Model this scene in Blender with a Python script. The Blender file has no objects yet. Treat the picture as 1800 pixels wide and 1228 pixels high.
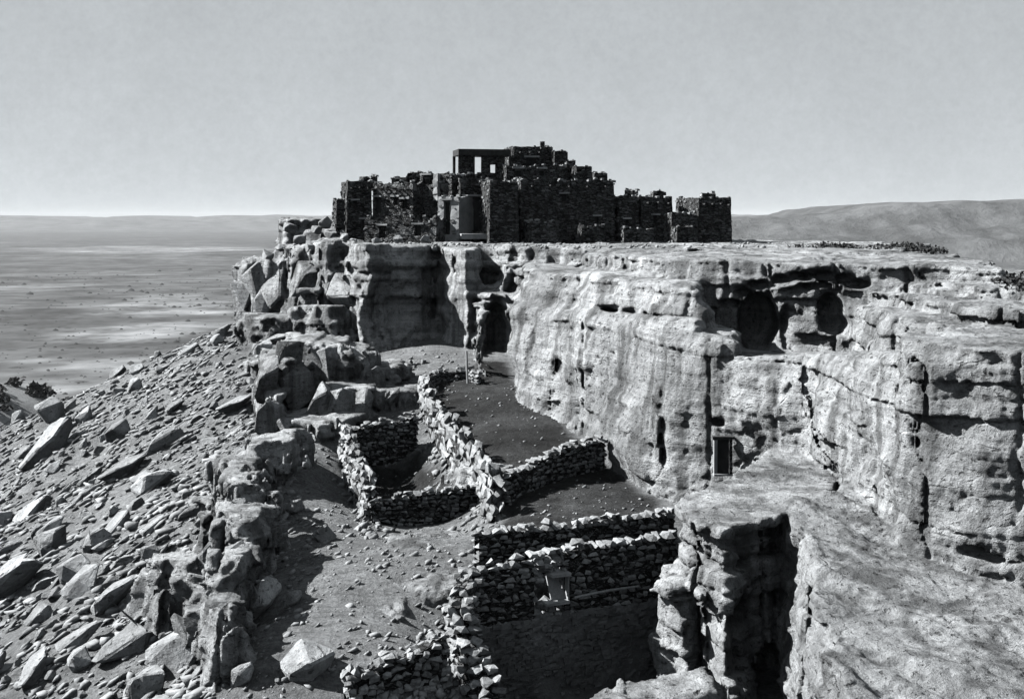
import bpy, bmesh, math, random, time
import numpy as np
from mathutils import Vector, Matrix
T0 = time.time()
R = math.radians
random.seed(7)
RS = np.random.RandomState(11)
SC = bpy.context.scene
COL = SC.collection

# ------------------------------------------------------------------ camera, sky, sun, exposure
FPX, CXP, HOR = 2173.0, 900.0, 383.0      # focal length and horizon of the 1800 px wide photograph
cam_d = bpy.data.cameras.new('camera'); cam = bpy.data.objects.new('camera', cam_d); COL.objects.link(cam)
cam.location = (0, 0, 0); cam.rotation_euler = (R(90), 0, 0)
cam_d.sensor_width = 36.0; cam_d.lens = 36.0 * FPX / 1800.0
cam_d.shift_y = -(614.0 - HOR) / 1800.0
cam_d.clip_start = 0.5; cam_d.clip_end = 90000.0
SC.camera = cam

SUN_AZ, SUN_EL = R(-80), R(39)             # azimuth measured from the view direction (+Y), negative = left
sun_dir = Vector((math.sin(SUN_AZ) * math.cos(SUN_EL), math.cos(SUN_AZ) * math.cos(SUN_EL), math.sin(SUN_EL)))
sun_l = bpy.data.lights.new('sun', 'SUN'); sun_l.energy = 5.0; sun_l.angle = R(0.5); sun_l.color = (1.0, 0.985, 0.96)
sun = bpy.data.objects.new('sun', sun_l); COL.objects.link(sun)
sun.rotation_euler = sun_dir.to_track_quat('Z', 'Y').to_euler()

world = bpy.data.worlds.new('World'); SC.world = world; world.use_nodes = True
wn, wl = world.node_tree.nodes, world.node_tree.links
for n in list(wn): wn.remove(n)
w_out = wn.new('ShaderNodeOutputWorld'); w_bg = wn.new('ShaderNodeBackground'); w_sky = wn.new('ShaderNodeTexSky')
w_sky.sky_type = 'NISHITA'; w_sky.sun_disc = False
w_sky.sun_elevation = SUN_EL; w_sky.sun_rotation = SUN_AZ
w_sky.altitude = 1800; w_sky.air_density = 1.0; w_sky.dust_density = 0.6; w_sky.ozone_density = 1.0
# monochrome plate: the sky's colours become one cool grey
w_sep = wn.new('ShaderNodeSeparateColor'); w_bw = wn.new('ShaderNodeMath'); w_bw.operation = 'MULTIPLY_ADD'
w_bw.inputs[1].default_value = 0.75
w_g = wn.new('ShaderNodeMath'); w_g.operation = 'MULTIPLY'; w_g.inputs[1].default_value = 0.25
wl.new(w_sky.outputs[0], w_sep.inputs[0]); wl.new(w_sep.outputs[0], w_bw.inputs[0])
wl.new(w_sep.outputs[1], w_g.inputs[0]); wl.new(w_g.outputs[0], w_bw.inputs[2])
w_tc = wn.new('ShaderNodeTexCoord'); w_no = wn.new('ShaderNodeTexNoise'); w_no.inputs['Scale'].default_value = 9.0
w_no.inputs['Detail'].default_value = 9.0; w_no.inputs['Roughness'].default_value = 0.72
w_mr = wn.new('ShaderNodeMapRange'); w_mr.inputs[1].default_value = 0.25; w_mr.inputs[2].default_value = 0.75
w_mr.inputs[3].default_value = 0.93; w_mr.inputs[4].default_value = 1.07
w_n2 = wn.new('ShaderNodeTexNoise'); w_n2.inputs['Scale'].default_value = 150.0; w_n2.inputs['Detail'].default_value = 3.0; w_n2.inputs['Roughness'].default_value = 0.8
w_r2 = wn.new('ShaderNodeMapRange'); w_r2.inputs[1].default_value = 0.25; w_r2.inputs[2].default_value = 0.75; w_r2.inputs[3].default_value = 0.93; w_r2.inputs[4].default_value = 1.07
w_m2 = wn.new('ShaderNodeMath'); w_m2.operation = 'MULTIPLY'
wl.new(w_tc.outputs['Generated'], w_n2.inputs['Vector']); wl.new(w_n2.outputs[0], w_r2.inputs[0])
w_mx = wn.new('ShaderNodeMath'); w_mx.operation = 'MULTIPLY'
w_pw = wn.new('ShaderNodeMath'); w_pw.operation = 'POWER'; w_pw.inputs[1].default_value = 0.25   # film response of the plate to sky light
w_sc = wn.new('ShaderNodeMath'); w_sc.operation = 'MULTIPLY'; w_sc.inputs[1].default_value = 2.36
wl.new(w_bw.outputs[0], w_pw.inputs[0]); wl.new(w_pw.outputs[0], w_sc.inputs[0])
wl.new(w_tc.outputs['Generated'], w_no.inputs['Vector']); wl.new(w_no.outputs[0], w_mr.inputs[0])
wl.new(w_sc.outputs[0], w_mx.inputs[0]); wl.new(w_mr.outputs[0], w_m2.inputs[0]); wl.new(w_r2.outputs[0], w_m2.inputs[1]); wl.new(w_m2.outputs[0], w_mx.inputs[1])
w_ti = wn.new('ShaderNodeMix'); w_ti.data_type = 'RGBA'; w_ti.blend_type = 'MULTIPLY'; w_ti.inputs[0].default_value = 1.0
w_ti.inputs[7].default_value = (0.94, 1.0, 1.04, 1)
wl.new(w_mx.outputs[0], w_ti.inputs[6]); wl.new(w_ti.outputs[2], w_bg.inputs[0]); wl.new(w_bg.outputs[0], w_out.inputs[0])
w_bg.inputs[1].default_value = 0.05

SC.view_settings.view_transform = 'Standard'; SC.view_settings.look = 'None'
SC.view_settings.exposure = 1.75; SC.view_settings.gamma = 1.0; SC.view_settings.use_curve_mapping = False
SC.cycles.max_bounces = 4; SC.cycles.diffuse_bounces = 0; SC.cycles.volume_bounces = 0

# ------------------------------------------------------------------ helpers
def X(px, d): return (px - CXP) / FPX * d
def Zp(py, d): return (HOR - py) / FPX * d
def W(px, py, d): return Vector((X(px, d), d, Zp(py, d)))
def G(px, py, z):
    d = -z * FPX / (py - HOR)
    return (X(px, d), d, z)

def tag(o, label=None, cat=None, group=None, kind=None):
    if label: o['label'] = label
    if cat: o['category'] = cat
    if group: o['group'] = group
    if kind: o['kind'] = kind
    return o
def link(name, me, mat=None, parent=None, loc=None, rot=None, scale=None):
    o = bpy.data.objects.new(name, me); COL.objects.link(o)
    if mat is not None and me is not None and not me.materials: me.materials.append(mat)
    if loc is not None: o.location = loc
    if rot is not None: o.rotation_euler = rot
    if scale is not None: o.scale = scale
    if parent is not None: o.parent = parent
    return o
def empty(name, loc=(0, 0, 0), rz=0.0):
    o = bpy.data.objects.new(name, None); COL.objects.link(o)
    o.location = loc; o.rotation_euler = (0, 0, rz); o.empty_display_size = 0.2
    return o
def mesh_np(name, v, f, mat=None, smooth=False):
    v = np.asarray(v, np.float32); f = np.asarray(f, np.int32)
    me = bpy.data.meshes.new(name); k = f.shape[1]
    me.vertices.add(len(v)); me.vertices.foreach_set('co', v.ravel())
    me.loops.add(f.size); me.loops.foreach_set('vertex_index', f.ravel())
    me.polygons.add(len(f)); me.polygons.foreach_set('loop_start', np.arange(0, f.size, k, dtype=np.int32))
    me.update(calc_edges=True); me.validate()
    if smooth: me.polygons.foreach_set('use_smooth', np.ones(len(me.polygons), bool))
    if mat is not None: me.materials.append(mat)
    return me
def bm_mesh(name, bm, mat=None, smooth=False):
    me = bpy.data.meshes.new(name); bm.to_mesh(me); bm.free()
    if smooth:
        for p in me.polygons: p.use_smooth = True
    if mat is not None: me.materials.append(mat)
    return me
def add_box(bm, c, s, rz=0.0, jit=0.0, rot=None):
    m = (rot if rot is not None else Matrix.Rotation(rz, 3, 'Z'))
    vs = []
    for sx, sy, sz in ((-1,-1,-1),(1,-1,-1),(1,1,-1),(-1,1,-1),(-1,-1,1),(1,-1,1),(1,1,1),(-1,1,1)):
        p = Vector((sx*s[0]/2, sy*s[1]/2, sz*s[2]/2))
        if jit: p += Vector((random.uniform(-jit, jit), random.uniform(-jit, jit), random.uniform(-jit, jit)))
        vs.append(bm.verts.new(m @ p + Vector(c)))
    for f in ((0,3,2,1),(4,5,6,7),(0,1,5,4),(1,2,6,5),(2,3,7,6),(3,0,4,7)): bm.faces.new([vs[i] for i in f])
def add_tube(bm, pts, rads, seg=7):
    rings = []
    for i, p in enumerate(pts):
        p = Vector(p)
        t = (Vector(pts[min(i+1, len(pts)-1)]) - Vector(pts[max(i-1, 0)])).normalized()
        a = t.cross(Vector((0.31, 0.2, 0.93))).normalized(); b = t.cross(a)
        rings.append([bm.verts.new(p + (a*math.cos(2*math.pi*k/seg) + b*math.sin(2*math.pi*k/seg))*rads[i]) for k in range(seg)])
    for i in range(len(rings)-1):
        for k in range(seg): bm.faces.new((rings[i][k], rings[i][(k+1)%seg], rings[i+1][(k+1)%seg], rings[i+1][k]))
    bm.faces.new(rings[0][::-1]); bm.faces.new(rings[-1])

# value noise on numpy arrays, about -1..1
NT = RS.uniform(-1, 1, (64, 64, 64)).astype(np.float32)
NTF = NT.ravel()
def vn3(x, y, z):
    xi = np.floor(x); yi = np.floor(y); zi = np.floor(z)
    fx = (x - xi).astype(np.float32); fy = (y - yi).astype(np.float32); fz = (z - zi).astype(np.float32)
    xi = xi.astype(np.int32) & 63; yi = yi.astype(np.int32) & 63; zi = zi.astype(np.int32) & 63
    fx = fx*fx*(3-2*fx); fy = fy*fy*(3-2*fy); fz = fz*fz*(3-2*fz)
    x1 = (xi+1) & 63; y1 = (yi+1) & 63; z1 = (zi+1) & 63
    xi = xi << 12; x1 = x1 << 12; yi = yi << 6; y1 = y1 << 6
    def g(a, b, c): return NTF[a + b + c]
    a = g(xi, yi, zi); a += (g(x1, yi, zi) - a) * fx
    b = g(xi, y1, zi); b += (g(x1, y1, zi) - b) * fx
    a += (b - a) * fy
    c = g(xi, yi, z1); c += (g(x1, yi, z1) - c) * fx
    d = g(xi, y1, z1); d += (g(x1, y1, z1) - d) * fx
    c += (d - c) * fy
    return a + (c - a) * fz
def vn2(x, y, s=0.0): return vn3(x, y, np.full_like(x, 3.37 + s))
def hsh(i, j, k): return NTF[((i.astype(np.int32)*37 + 11*k.astype(np.int32)) & 63) * 4096 + ((j.astype(np.int32)*13 + 5*i.astype(np.int32)) & 63) * 64 + ((k.astype(np.int32)*29 + 7*j.astype(np.int32)) & 63)]

# ------------------------------------------------------------------ materials
def nodes_of(name):
    m = bpy.data.materials.new(name); m.use_nodes = True
    nt = m.node_tree
    for n in list(nt.nodes): nt.nodes.remove(n)
    out = nt.nodes.new('ShaderNodeOutputMaterial'); b = nt.nodes.new('ShaderNodeBsdfPrincipled')
    b.inputs['Roughness'].default_value = 0.95; b.inputs['Specular IOR Level'].default_value = 0.12
    nt.links.new(b.outputs[0], out.inputs[0])
    return m, nt, b
def nd(nt, t, **kw):
    n = nt.nodes.new('ShaderNode' + t)
    for k, v in kw.items():
        if k.startswith('i_'):
            key = k[2:]; n.inputs[int(key) if key.isdigit() else key.replace('_', ' ')].default_value = v
        else: setattr(n, k, v)
    return n
def noise(nt, vec, scale, detail=6.0, rough=0.6, dist=0.0):
    n = nd(nt, 'TexNoise', i_Scale=scale, i_Detail=detail, i_Roughness=rough, i_Distortion=dist)
    nt.links.new(vec, n.inputs['Vector']); return n.outputs[0]
def mapr(nt, v, a, b, c, d):
    n = nd(nt, 'MapRange', i_1=a, i_2=b, i_3=c, i_4=d); nt.links.new(v, n.inputs[0]); return n.outputs[0]
def mth(nt, op, a, b=None):
    n = nd(nt, 'Math', operation=op)
    for i, v in enumerate((a, b)):
        if v is None: continue
        if isinstance(v, (int, float)): n.inputs[i].default_value = v
        else: nt.links.new(v, n.inputs[i])
    return n.outputs[0]
def mapping(nt, vec, scale=(1, 1, 1), rot=(0, 0, 0)):
    n = nd(nt, 'Mapping'); n.inputs['Scale'].default_value = scale; n.inputs['Rotation'].default_value = rot
    nt.links.new(vec, n.inputs['Vector']); return n.outputs[0]
TINT = (0.955, 1.0, 1.045)
def grey(nt, v):
    n = nd(nt, 'Mix', data_type='RGBA', blend_type='MULTIPLY'); n.inputs[0].default_value = 1.0
    n.inputs[7].default_value = (*TINT, 1); nt.links.new(v, n.inputs[6]); return n.outputs[2]
def bump(nt, b, h, strength, dist):
    n = nd(nt, 'Bump'); n.inputs['Strength'].default_value = strength; n.inputs['Distance'].default_value = dist
    nt.links.new(h, n.inputs['Height']); nt.links.new(n.outputs[0], b.inputs['Normal'])
def obj_rand(nt):
    return nd(nt, 'ObjectInfo').outputs['Random']
def pos(nt): return nd(nt, 'NewGeometry').outputs['Position']
def objc(nt): return nd(nt, 'TexCoord').outputs['Object']

def mat_rock(name, base, lo=0.62, hi=1.28, rand=False, strata=True, dirt=0.0):
    m, nt, b = nodes_of(name)
    p = objc(nt) if rand else pos(nt)
    big = noise(nt, p, 0.16, 5, 0.6)
    mid = noise(nt, p, 1.3, 7, 0.68)
    fin = noise(nt, p, 7.0, 6, 0.75)
    col = mth(nt, 'MULTIPLY', mapr(nt, big, 0.34, 0.62, 0.6, 1.15), mapr(nt, mid, 0.28, 0.72, lo, hi))
    col = mth(nt, 'MULTIPLY', col, mapr(nt, fin, 0.3, 0.7, 0.78, 1.18))
    # pitting: dark weathered specks
    pit = noise(nt, mapping(nt, p, (1, 1, 1.6)), 4.2, 3, 0.55)
    col = mth(nt, 'MULTIPLY', col, mapr(nt, pit, 0.60, 0.68, 1.0, 0.45))
    h = mth(nt, 'ADD', mth(nt, 'MULTIPLY', mid, 0.5), mth(nt, 'MULTIPLY', fin, 0.28))
    h = mth(nt, 'SUBTRACT', h, mapr(nt, pit, 0.60, 0.68, 0.0, 0.16))
    if strata:
        st = noise(nt, mapping(nt, p, (0.16, 0.16, 2.6)), 1.0, 6, 0.62, 0.35)
        col = mth(nt, 'MULTIPLY', col, mapr(nt, st, 0.34, 0.62, 0.74, 1.14))
        h = mth(nt, 'ADD', h, mth(nt, 'MULTIPLY', st, 0.42))
        vs = noise(nt, mapping(nt, p, (0.9, 0.9, 0.055)), 1.0, 6, 0.62, 0.25)   # desert varnish running down the face
        col = mth(nt, 'MULTIPLY', col, mapr(nt, vs, 0.40, 0.54, 0.46, 1.1))
    # joints: a net of thin cracks, blocky across and flat along the bedding
    wv = nd(nt, 'VectorMath', operation='ADD'); nt.links.new(p, wv.inputs[0])
    wn_ = nd(nt, 'TexNoise', i_Scale=0.9, i_Detail=4.0); nt.links.new(p, wn_.inputs['Vector']); nt.links.new(wn_.outputs[1], wv.inputs[1])
    vc = nd(nt, 'TexVoronoi', feature='DISTANCE_TO_EDGE', i_Scale=1.0); nt.links.new(mapping(nt, wv.outputs[0], (0.62, 0.62, 1.35) if strata else (1.2, 1.2, 1.6)), vc.inputs['Vector'])
    jo = mapr(nt, vc.outputs['Distance'], 0.0, 0.05, 1.0, 0.0); jm = mth(nt, 'MULTIPLY', jo, mapr(nt, mid, 0.5, 0.64, 0.0, 0.55 if strata else 0.3))
    col = mth(nt, 'MULTIPLY', col, mapr(nt, jm, 0, 1, 1.0, 0.5)); h = mth(nt, 'SUBTRACT', h, mth(nt, 'MULTIPLY', jm, 0.3))
    gr = noise(nt, p, 17.0, 3, 0.7)
    col = mth(nt, 'MULTIPLY', col, mapr(nt, gr, 0.3, 0.7, 0.74, 1.22)); h = mth(nt, 'ADD', h, mth(nt, 'MULTIPLY', gr, 0.14))
    if rand: col = mth(nt, 'MULTIPLY', col, mapr(nt, obj_rand(nt), 0, 1, 0.72, 1.22))
    col = mth(nt, 'MULTIPLY', col, base)
    col = mth(nt, 'MINIMUM', col, 0.5)
    nt.links.new(grey(nt, col), b.inputs['Base Color'])
    bump(nt, b, h, 1.0, 0.42 if not rand else 0.2)
    return m
def mat_soil():
    m, nt, b = nodes_of('soil')
    p = pos(nt)
    big = noise(nt, p, 0.13, 5, 0.6); mid = noise(nt, p, 0.9, 8, 0.72); fin = noise(nt, p, 6.5, 6, 0.78)
    sk = noise(nt, mapping(nt, p, (0.5, 2.6, 0.5)), 1.0, 6, 0.7)
    col = mth(nt, 'MULTIPLY', mapr(nt, big, 0.3, 0.7, 0.72, 1.22), mapr(nt, mid, 0.3, 0.7, 0.62, 1.32))
    col = mth(nt, 'MULTIPLY', col, mapr(nt, fin, 0.32, 0.68, 0.45, 1.5))
    col = mth(nt, 'MULTIPLY', col, mapr(nt, sk, 0.35, 0.65, 0.78, 1.18))
    col = mth(nt, 'MULTIPLY', col, 0.15)
    at = nd(nt, 'Attribute', attribute_name='dung_shade')
    dun_shade = mth(nt, 'MULTIPLY', mapr(nt, fin, 0.3, 0.7, 0.35, 1.9), mth(nt, 'MULTIPLY', mapr(nt, big, 0.35, 0.65, 0.6, 1.5), mapr(nt, mid, 0.35, 0.65, 0.010, 0.032)))
    mx = nd(nt, 'Mix', data_type='FLOAT'); nt.links.new(at.outputs['Fac'], mx.inputs[0]); nt.links.new(col, mx.inputs[2]); nt.links.new(dun_shade, mx.inputs[3])
    nt.links.new(grey(nt, mx.outputs[0]), b.inputs['Base Color'])
    h = mth(nt, 'ADD', mth(nt, 'MULTIPLY', mid, 0.8), mth(nt, 'MULTIPLY', fin, 0.45))
    bump(nt, b, h, 1.0, 0.4)
    return m
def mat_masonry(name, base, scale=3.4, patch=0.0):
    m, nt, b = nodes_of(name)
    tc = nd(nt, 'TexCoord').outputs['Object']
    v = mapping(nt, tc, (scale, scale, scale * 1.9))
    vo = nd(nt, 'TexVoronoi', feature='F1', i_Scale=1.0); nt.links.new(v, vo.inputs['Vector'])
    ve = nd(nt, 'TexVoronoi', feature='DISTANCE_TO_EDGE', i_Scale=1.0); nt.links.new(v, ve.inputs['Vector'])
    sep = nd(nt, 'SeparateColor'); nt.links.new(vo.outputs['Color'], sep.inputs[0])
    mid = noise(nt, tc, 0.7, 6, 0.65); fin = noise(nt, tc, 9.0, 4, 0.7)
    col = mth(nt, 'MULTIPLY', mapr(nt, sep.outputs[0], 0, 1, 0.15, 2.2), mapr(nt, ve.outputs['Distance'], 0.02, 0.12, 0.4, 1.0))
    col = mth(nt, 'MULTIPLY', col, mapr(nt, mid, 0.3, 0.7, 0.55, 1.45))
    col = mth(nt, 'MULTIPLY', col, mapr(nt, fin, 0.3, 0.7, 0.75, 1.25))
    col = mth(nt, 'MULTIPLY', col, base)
    if patch:
        pn = noise(nt, tc, 0.55, 4, 0.5)
        mx = nd(nt, 'Mix', data_type='FLOAT'); nt.links.new(mapr(nt, pn, 0.60, 0.64, 0, 1), mx.inputs[0]); nt.links.new(col, mx.inputs[2])
        nt.links.new(mth(nt, 'MULTIPLY', mapr(nt, fin, 0.3, 0.7, 0.8, 1.2), patch), mx.inputs[3]); col = mx.outputs[0]
    nt.links.new(grey(nt, col), b.inputs['Base Color'])
    h = mth(nt, 'ADD', mapr(nt, ve.outputs['Distance'], 0.0, 0.2, 0, 1), mth(nt, 'MULTIPLY', fin, 0.5))
    h = mth(nt, 'ADD', h, mth(nt, 'MULTIPLY', sep.outputs[1], 0.6))
    bump(nt, b, h, 1.0, 0.09)
    return m
def mat_plain(name, base, s1, lo, hi, rough=True, rand=False, s2=None, bd=0.05):
    m, nt, b = nodes_of(name)
    p = objc(nt) if rand else pos(nt)
    a = noise(nt, p, s1, 7, 0.65); c = noise(nt, p, s2 or s1 * 7, 5, 0.7)
    col = mth(nt, 'MULTIPLY', mapr(nt, a, 0.3, 0.7, lo, hi), mapr(nt, c, 0.3, 0.7, 0.8, 1.2))
    if rand: col = mth(nt, 'MULTIPLY', col, mapr(nt, obj_rand(nt), 0, 1, 0.6, 1.35))
    col = mth(nt, 'MULTIPLY', col, base)
    nt.links.new(grey(nt, col), b.inputs['Base Color'])
    bump(nt, b, mth(nt, 'ADD', a, mth(nt, 'MULTIPLY', c, 0.4)), 0.9, bd)
    return m
def mat_wood():
    m, nt, b = nodes_of('weathered_wood')
    tc = objc(nt)
    a = noise(nt, mapping(nt, tc, (9, 9, 1.2)), 1.0, 5, 0.6)
    nt.links.new(grey(nt, mapr(nt, a, 0.3, 0.7, 0.16, 0.32)), b.inputs['Base Color'])
    bump(nt, b, a, 0.6, 0.02)
    return m
def mat_desert():
    m, nt, b = nodes_of('desert')
    p = pos(nt)
    at = nd(nt, 'Attribute', attribute_name='sand').outputs['Fac']
    a = noise(nt, mapping(nt, p, (1, 1.6, 1)), 0.004, 8, 0.66); c = noise(nt, p, 0.014, 5, 0.6)
    col = mth(nt, 'MULTIPLY', mapr(nt, a, 0.36, 0.64, 0.5, 1.45), mapr(nt, c, 0.36, 0.64, 0.55, 1.4))
    vd = nd(nt, 'TexVoronoi', feature='F1', i_Scale=0.045); nt.links.new(p, vd.inputs['Vector'])
    sc_ = mth(nt, 'MULTIPLY', mapr(nt, vd.outputs['Distance'], 0.22, 0.34, 1.0, 0.0), mapr(nt, a, 0.45, 0.55, 1.0, 0.2))
    col = mth(nt, 'MULTIPLY', col, mapr(nt, sc_, 0, 1, 1.0, 0.45))
    col = mth(nt, 'MULTIPLY', col, mth(nt, 'ADD', 0.042, mth(nt, 'MULTIPLY', at, 0.085)))
    nt.links.new(grey(nt, col), b.inputs['Base Color'])
    bump(nt, b, c, 0.5, 4.0)
    return m
M = dict(
    rock=mat_rock('sandstone', 0.26), boulder=mat_rock('boulder_stone', 0.28, rand=True, strata=False),
    soil=mat_soil(), stone=mat_plain('wall_stone', 0.2, 3.0, 0.5, 1.5, rand=True, bd=0.06),
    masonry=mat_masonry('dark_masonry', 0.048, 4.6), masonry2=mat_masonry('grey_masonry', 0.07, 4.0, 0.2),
    plaster=mat_plain('pale_plaster', 0.26, 1.5, 0.7, 1.2, bd=0.05), roof=mat_plain('earth_roof', 0.11, 1.2, 0.7, 1.3),
    dark=mat_plain('dark_timber', 0.03, 2.0, 0.6, 1.4, bd=0.02), wood=mat_wood(), desert=mat_desert(),
    hill=mat_plain('far_hill', 0.06, 0.0045, 0.35, 1.6, s2=0.03, bd=25.0), shrub=mat_plain('shrub_leaf', 0.03, 2.0, 0.6, 1.5, rand=True, bd=0.02),
    rubble=mat_plain('rubble_stone', 0.2, 1.1, 0.5, 1.4, bd=0.06))

# ------------------------------------------------------------------ ground heights (terrace, corral floors, talus)
CP = [(-0.8,37.0,-15.3), (1.5,38.2,-15.5), (3.2,39.2,-15.5), (4.9,40.0,-15.4), (-0.4,34,-15.5), (2.5,34,-15.6), (4.6,35,-15.6), (-1.0,30,-16), (4,30,-16), (0,25,-16), (5,25,-16),
      (0.2,38.8,-14.6), (3.0,40.4,-14.6), (-1.0,41.0,-12.4), (1.8,42.4,-12.3), (5.2,44.2,-12.2),
      G(900,920,-11.5), G(1130,905,-11.6), G(1060,840,-11.5), G(890,870,-11.5), G(1180,905,-11.7),
      G(870,800,-11.0), G(960,800,-11.1), G(1010,815,-11.3), G(800,720,-10.3), G(900,730,-10.5), G(790,675,-9.9), G(860,680,-9.8),
      G(700,625,-9.1), G(830,637,-9.1), G(740,612,-8.8), 
      G(640,862,-13.2), G(715,862,-13.2), G(660,905,-13.1), G(800,905,-13.1), G(760,940,-12.9), G(650,940,-12.7), G(820,945,-12.7),
      G(600,800,-11.5), G(560,800,-11.4), G(500,810,-11.3), G(450,850,-11.6), G(560,870,-12.0), G(570,960,-12.3), G(500,1000,-12.3), G(470,1110,-12.6),
      G(700,1110,-12.6), G(620,1200,-13.0), G(450,1215,-13.2), G(760,1050,-12.5), G(770,1180,-12.9), (-2.2,36.6,-12.9), (-4,28,-14), (-9,30,-14.4),
      G(560,770,-11.2), G(480,790,-11.3), G(480,705,-11.1), G(600,725,-11.3), G(660,700,-10.8), G(520,655,-10.0), G(600,645,-9.8), G(560,605,-9.0), G(650,608,-9.2), G(470,600,-9.0), (-12,97,-5), (-16,97,-6.0),
      (8,34,-15), (8,26,-15.6), (12,42,-13), (9,48.5,-12.6), (6.5,45,-12.2), (5.2,37.5,-14.2), (5.4,34,-14.6),
      (20,30,-16), (30,50,-20), (35,70,-22), (40,95,-28), (15,70,-12), (5,85,-10), (10,110,-10), (20,125,-24), (0,125,-22), (-10,118,-14), (-10,135,-30), (20,150,-50), (-20,150,-55)]
CP += [(-7.6,61.0,-13.3), (-5.6,62.2,-13.3), (-6,57,-13.2), (-4.3,58.5,-13.1), (-7.8,63.2,-11.2), (-5.2,64.8,-11.0), (-2.6,60.5,-10.8), (-1.7,56,-11.0), (-3.6,56,-13.0), (-9.2,61,-11.6), (-9.0,58,-11.9),
       G(380,1205,-15.0), G(372,1110,-14.4), G(345,1010,-13.7), (-7.8,38,-12.5), (-8.6,42,-12.2), (-7.3,35,-12.7)]
crest = [(-10.5,31,-15.4), (-11.2,42,-13.6), (-12.7,58.9,-11.3), (-16.4,74.9,-10.2), (-19.2,86,-8.9), (-21,96,-8.0)]
for cx, cy, cz in crest:
    CP.append((cx, cy, cz))
    for dx in (4, 10, 20, 35, 60, 100): CP.append((cx - dx, cy, cz - dx * (0.46 if cy > 60 else 0.44)))
for cx, cy, cz in ((-23,108,-10),(-27,118,-17),(-25,130,-26)):
    for dx in (0, 10, 25, 50, 90): CP.append((cx - dx, cy, cz - dx * 0.47))
CP = np.array(CP, np.float64)
_d = np.hypot(CP[:,None,0]-CP[None,:,0], CP[:,None,1]-CP[None,:,1])
_A = np.zeros((len(CP)+3, len(CP)+3)); _A[:-3,:-3] = _d - np.eye(len(CP))*0.15
_A[:-3,-3] = 1; _A[:-3,-2] = CP[:,0]; _A[:-3,-1] = CP[:,1]; _A[-3:,:-3] = _A[:-3,-3:].T
_w = np.linalg.solve(_A, np.concatenate([CP[:,2], [0,0,0]]))
def hg(x, y, fine=True):
    x = np.asarray(x, np.float64); y = np.asarray(y, np.float64); sh = x.shape
    xf, yf = x.ravel(), y.ravel()
    h = _w[-3] + _w[-2]*xf + _w[-1]*yf
    for i in range(len(CP)): h += _w[i] * np.hypot(xf-CP[i,0], yf-CP[i,1])
    if fine:
        out = np.clip((-xf - 8) / 8, 0, 1)         # rougher out on the talus
        h += vn2(xf*0.35, yf*0.35)*(0.10+0.22*out) + vn2(xf*1.1, yf*1.1, 5)*(0.05+0.10*out) + vn2(xf*3.1, yf*3.1, 9)*(0.025+0.05*out)
    return h.reshape(sh)
def hz(x, y): return float(hg(np.array([x]), np.array([y]))[0])
def cast(px, py, d0=27.0, d1=118.0):
    ds = np.linspace(d0, d1, 1400); zr = (HOR-py)/FPX*ds; xs = (px-CXP)/FPX*ds
    hit = np.nonzero(zr < hg(xs, ds))[0]
    if not len(hit): return None
    i = hit[0]; return Vector((xs[i], ds[i], hz(xs[i], ds[i])))

# ------------------------------------------------------------------ the rock as a volume of blocks, then one skin over it
# block: plan polygon, top height (number or (a,b,c): a+b*x+c*y), batter, roughness, round-off
BL = []
def block(poly, top, batter=0.06, rough=1.0, rnd=0.25, bot=None):
    BL.append((np.array(poly, np.float64), top if isinstance(top, tuple) else (top, 0, 0), batter, rough, rnd, bot))
def crag(pl, pm, pr, pt, d, back=6.0, batter=0.12, rough=1.1, tilt=0.0, dl=2.0, dr=0.9, bot=None):
    z = Zp(pt, d)
    block([(X(pl,d+dl),d+dl),(X(pm,d),d),(X(pr,d+dr),d+dr),(X(pr,d+back),d+back),(X(pl,d+back),d+back)], (z - tilt*X(pm,d), tilt, 0), batter, rough, 0.2, bot)
# mesa top under the village, with the tall dark face below it
block([(-10.9,88),(-10.2,84.9),(-7.6,86.6),(-5.25,88.2),(-5.0,90.8),(-3.2,89.6),(-1.0,89.5),(0.6,86.5),(3.2,85.5),(4.0,82.5),(6.0,81),(6.3,77),(12,74),(22,72),(29,86),(27,100),(20,110),(0,114),(-9,112),(-14,104),(-13,95)],
      (-1.93,0,0.0), 0.03, 0.75, 0.2)
# upper tier running to the right, with the alcoves
block([(4.6,79),(4.9,72.5),(5.5,68),(6.5,63),(8.0,60.2),(10.2,58.4),(12.8,56.7),(15.6,54.7),(18.6,53.6),(20.6,52.0),(22.2,57),(24.5,66),(26.5,78),(28.5,86),(20,88),(8,88)], (-2.1,0,0), 0.10, 0.8, 0.35)
# thin ledges stepping down on the right
block([(16.2,57.2),(17.2,53),(18.6,49),(21,45.5),(25,45),(27,60),(27,80),(17,80)], (-2.75,0,0), 0.25, 0.7, 0.12)
block([(15.7,56.6),(16.2,52),(16.2,47.5),(16.8,43.5),(18.4,40.8),(22,40),(25,50),(26,70),(17,70)], (-3.25,0,0), 0.25, 0.7, 0.12)
block([(15.2,56),(15.2,50.5),(14.4,45),(15.0,41.5),(16,38.5),(18,37.2),(23,36.5),(25,50),(24,65),(16,66)], (-3.85,0,0), 0.2, 0.7, 0.12)
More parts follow.
